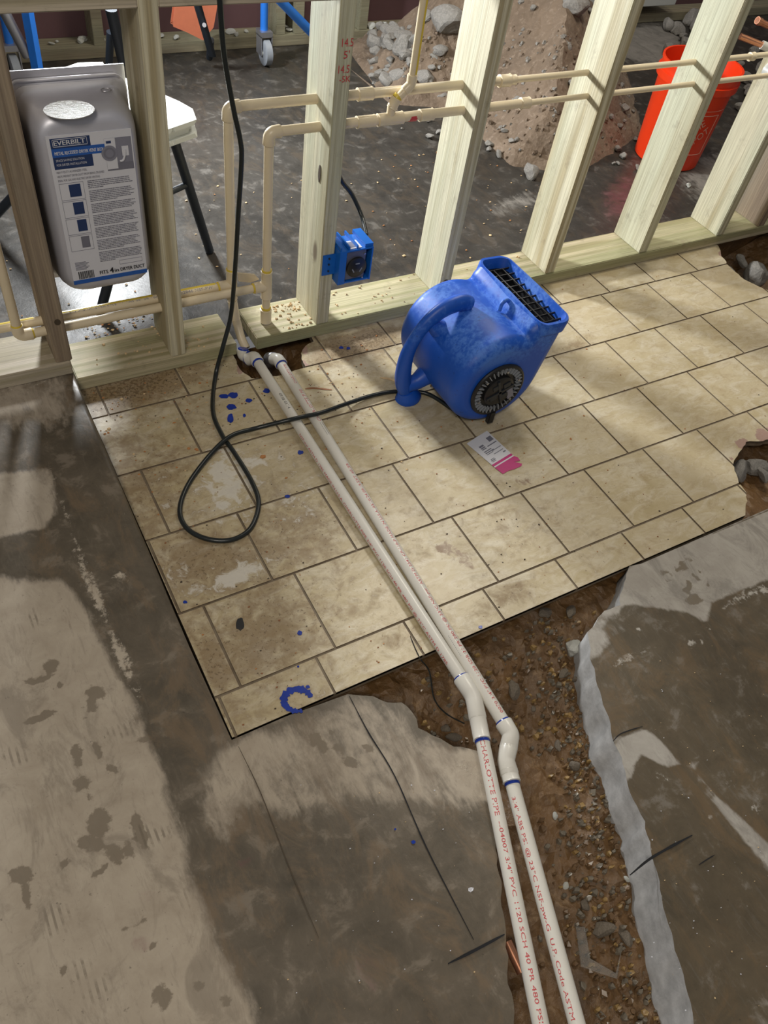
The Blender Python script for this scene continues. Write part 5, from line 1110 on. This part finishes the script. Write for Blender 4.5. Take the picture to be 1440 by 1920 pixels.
for k in range(1000):
    t = RNG.random(); v = 1150 + 800 * t
    cu = np.interp(v, [1150, 1250, 1350, 1500, 1650, 1800, 1950], [1040, 1060, 1070, 1105, 1130, 1160, 1200]); sd = np.interp(v, [1150, 1300, 1500, 1700, 1950], [45, 30, 35, 55, 70])
    u = RNG.gauss(cu, sd); p = soil_pt(u, v)
    gp.append(p)
for k in range(350):
    p = soil_pt(RNG.uniform(790, 1160), RNG.uniform(1150, 1420)); gp.append(p)
rp, lp = right_poly, left_poly
gx = np.array([p.x for p in gp]); gy = np.array([p.y for p in gp]); ok = (sdist(rp, gx, gy) < -.012) & (sdist(lp, gx, gy) < -.01) & (gy < YF - .004)
gp = [p for p, k in zip(gp, ok) if k]
M['gravel_a'] = plain('wet_gravel_brown', (.15, .09, .045), .25, var=.5, scale=60); M['gravel_b'] = plain('wet_gravel_grey', (.17, .145, .11), .25, var=.4, scale=60); M['gravel_c'] = plain('gravel_ochre', (.30, .19, .07), .4, var=.4)
scatter('trench_gravel', gp, ['gravel_a', 'gravel_a', 'gravel_b', 'gravel_b', 'gravel_c'], 'wet brown and grey gravel in the bottom of the trench', 'gravel', .003, .011, .8)
cu_ = MB(); A_ = soil_pt(955, 1795); cu_.tube([A_ + Vector((0, .02, .03)), A_ + Vector((-.004, -.03, .03))], .009, 14); tag(cu_.build('copper_stub', ['copper'], None, 40, loc=tuple(A_)), 'short dull copper stub between the left slab and the left pipe', 'pipe')
mb = MB(); mb.tube(spline([Z(790, 1238, -.004), soil_pt(800, 1275) + Vector((0, 0, .035)), soil_pt(812, 1315) + Vector((0, 0, .012)), soil_pt(835, 1340) + Vector((0, 0, .006)), soil_pt(870, 1358) + Vector((0, 0, .003))], 6), .0014, 8); tag(mb.build('black_wire', ['black_rubber'], None, 40, loc=tuple(Z(790, 1238, -.01))), 'thin dark wire drooping from the tile edge into the trench', 'wire')
# clear plastic shard in the mud
def clear():
    n = N('clear_plastic'); n.b.inputs['Transmission Weight'].default_value = .9; n.b.inputs['IOR'].default_value = 1.3; return n.set((.85, .83, .78), .12)
M['clear'] = clear(); P_ = [soil_pt(u, v) + Vector((0, 0, .012)) for u, v in ((1075, 1740), (1092, 1742), (1102, 1800), (1150, 1828), (1160, 1785), (1152, 1838), (1120, 1828), (1085, 1815))]
mb = MB(); n_ = len(P_); mb.add(P_ + [p + Vector((0, 0, .0015)) for p in P_], [tuple(range(n_, 2 * n_)), tuple(range(n_))[::-1]] + [(i, (i + 1) % n_, n_ + (i + 1) % n_, n_ + i) for i in range(n_)])
tag(mb.build('plastic_shard', ['clear'], None, loc=tuple(P_[0])), 'bent clear plastic piece lying on the gravel low in the trench', 'plastic')

# ------------------------------------------------------------------ shavings, grit and flakes
def on_floor(n, box, cond=None, z=.0004):
    out = []
    while len(out) < n:
        u, v = RNG.uniform(box[0], box[2]), RNG.uniform(box[1], box[3]); p = Z(u, v)
        if cond is None or cond(p): out.append((p[0], p[1], z))
    return out
tc = lambda p: -.40 < p[0] < 1.8 and YF + .01 < p[1] < -.10 and not inside(px([(438, 660), (445, 712), (575, 700), (600, 636)]), np.array([p[0]]), np.array([p[1]]))[0] and not (p[0] > .95 and p[1] < -.86)
scatter('floor_grit', on_floor(260, (150, 480, 1440, 1380), tc) + on_floor(160, (160, 640, 700, 800), tc), ['speck', 'speck', 'brown_leaf', 'shaving_o'], 'scattered dark grit and brown crumbs over the beige tiles', 'grit', .0012, .0035, .4, 3)
scatter('sawdust_chips', on_floor(60, (150, 480, 1100, 900), tc) + on_floor(40, (180, 700, 420, 900), tc) + on_floor(25, (560, 630, 720, 720), tc), ['shaving', 'shaving_o'], 'small tan sawdust chips scattered on the tiles', 'sawdust', .002, .006, .35, 4)
pt = []
for k in range(70):
    x_ = RNG.gauss(.205, .035); y_ = RNG.uniform(-.085, .03)
    if .075 < x_ < .246: pt.append((x_, y_, .0385))
for k in range(60): pt.append((RNG.choice((RNG.uniform(-.39, 0), RNG.uniform(.3, 1.05), RNG.uniform(.3, .64))), RNG.uniform(-.088, .04), .0385))
for k in range(18): pt.append((RNG.gauss(-.11, .02), RNG.uniform(-.085, -.03), .0385))
scatter('plate_shavings', pt, ['shaving'], 'curly pale wood shavings on the bottom plate by the risers', 'shavings', .002, .006, .6, 5)
scatter('back_floor_chips', [(x_, y_, .0012) for x_, y_ in [(RNG.uniform(-.6, 1.6), RNG.uniform(.07, .8)) for k in range(150)]] + [(RNG.gauss(-.25, .08), RNG.gauss(.13, .03), .002) for k in range(60)], ['shaving', 'shaving_o', 'shaving'], 'tan chips floating and lying on the dark wet back floor', 'sawdust', .002, .007, .3, 6)
ds = []
for k in range(900):
    u, v = RNG.uniform(690, 1200), RNG.uniform(0, 330); p = Z(u, v); z_ = float(mound_z(p[0], p[1])[0])
    if sdist(OUT, np.array([p[0]]), np.array([p[1]]))[0] > 0 and p[1] < YW - .05: q_ = hit(u, v); ds.append((q_.x, q_.y, float(mound_z(q_.x, q_.y)[0]) - .001))
scatter('mound_grit', ds, ['rock', 'dirt', 'dirt'], 'fine stones and clods all over the dirt mound', 'grit', .004, .014, .8, 8)
scatter('slab_specks', [(x_, y_, .0022) for x_, y_ in [tuple(Z2(RNG.uniform(480, 940), RNG.uniform(1430, 1900))) for k in range(45)]] + [(x_, y_, .0022) for x_, y_ in [tuple(Z2(RNG.uniform(1210, 1440), RNG.uniform(1180, 1900))) for k in range(60)]] , ['label_white', 'shaving'], 'tiny pale specks scattered on the dark wet slabs', 'grit', .0008, .0022, .5, 9)
for (u, v, s, mat, lab, z_) in [(493, 857, .009, 'shaving_o', 'brown chip on the tiles right of the cord crossing', 0), (883, 1668, .006, 'label_white', 'white chip on the wet grey slab left of the pipes', .001), (757, 480, .010, 'shaving', 'yellow leaf fragment on the dark floor left of the blower stud', 0), (772, 452, .006, 'brown_leaf', 'brown curled leaf above the yellow fragment', 0), (1100, 655, .005, 'shaving_o', 'orange sliver on the tiles right of the blower', 0), (1042, 612, .010, 'shaving', 'tan chip beside the right side of the blower', 0), (126, 786, .012, 'yellow', 'yellow paint smear on the upper part of the left slab', .04), (172, 832, .007, 'yellow', 'small yellow dab near the left tile edge', .035)]:
    p = Z(u, v, z_); o = scatter('loose_chip', [(p[0], p[1], z_ + .0006)], [mat], lab, 'chip', s * .9, s * 1.1, .3 if mat != 'yellow' else .06, int(u)); del o['kind']
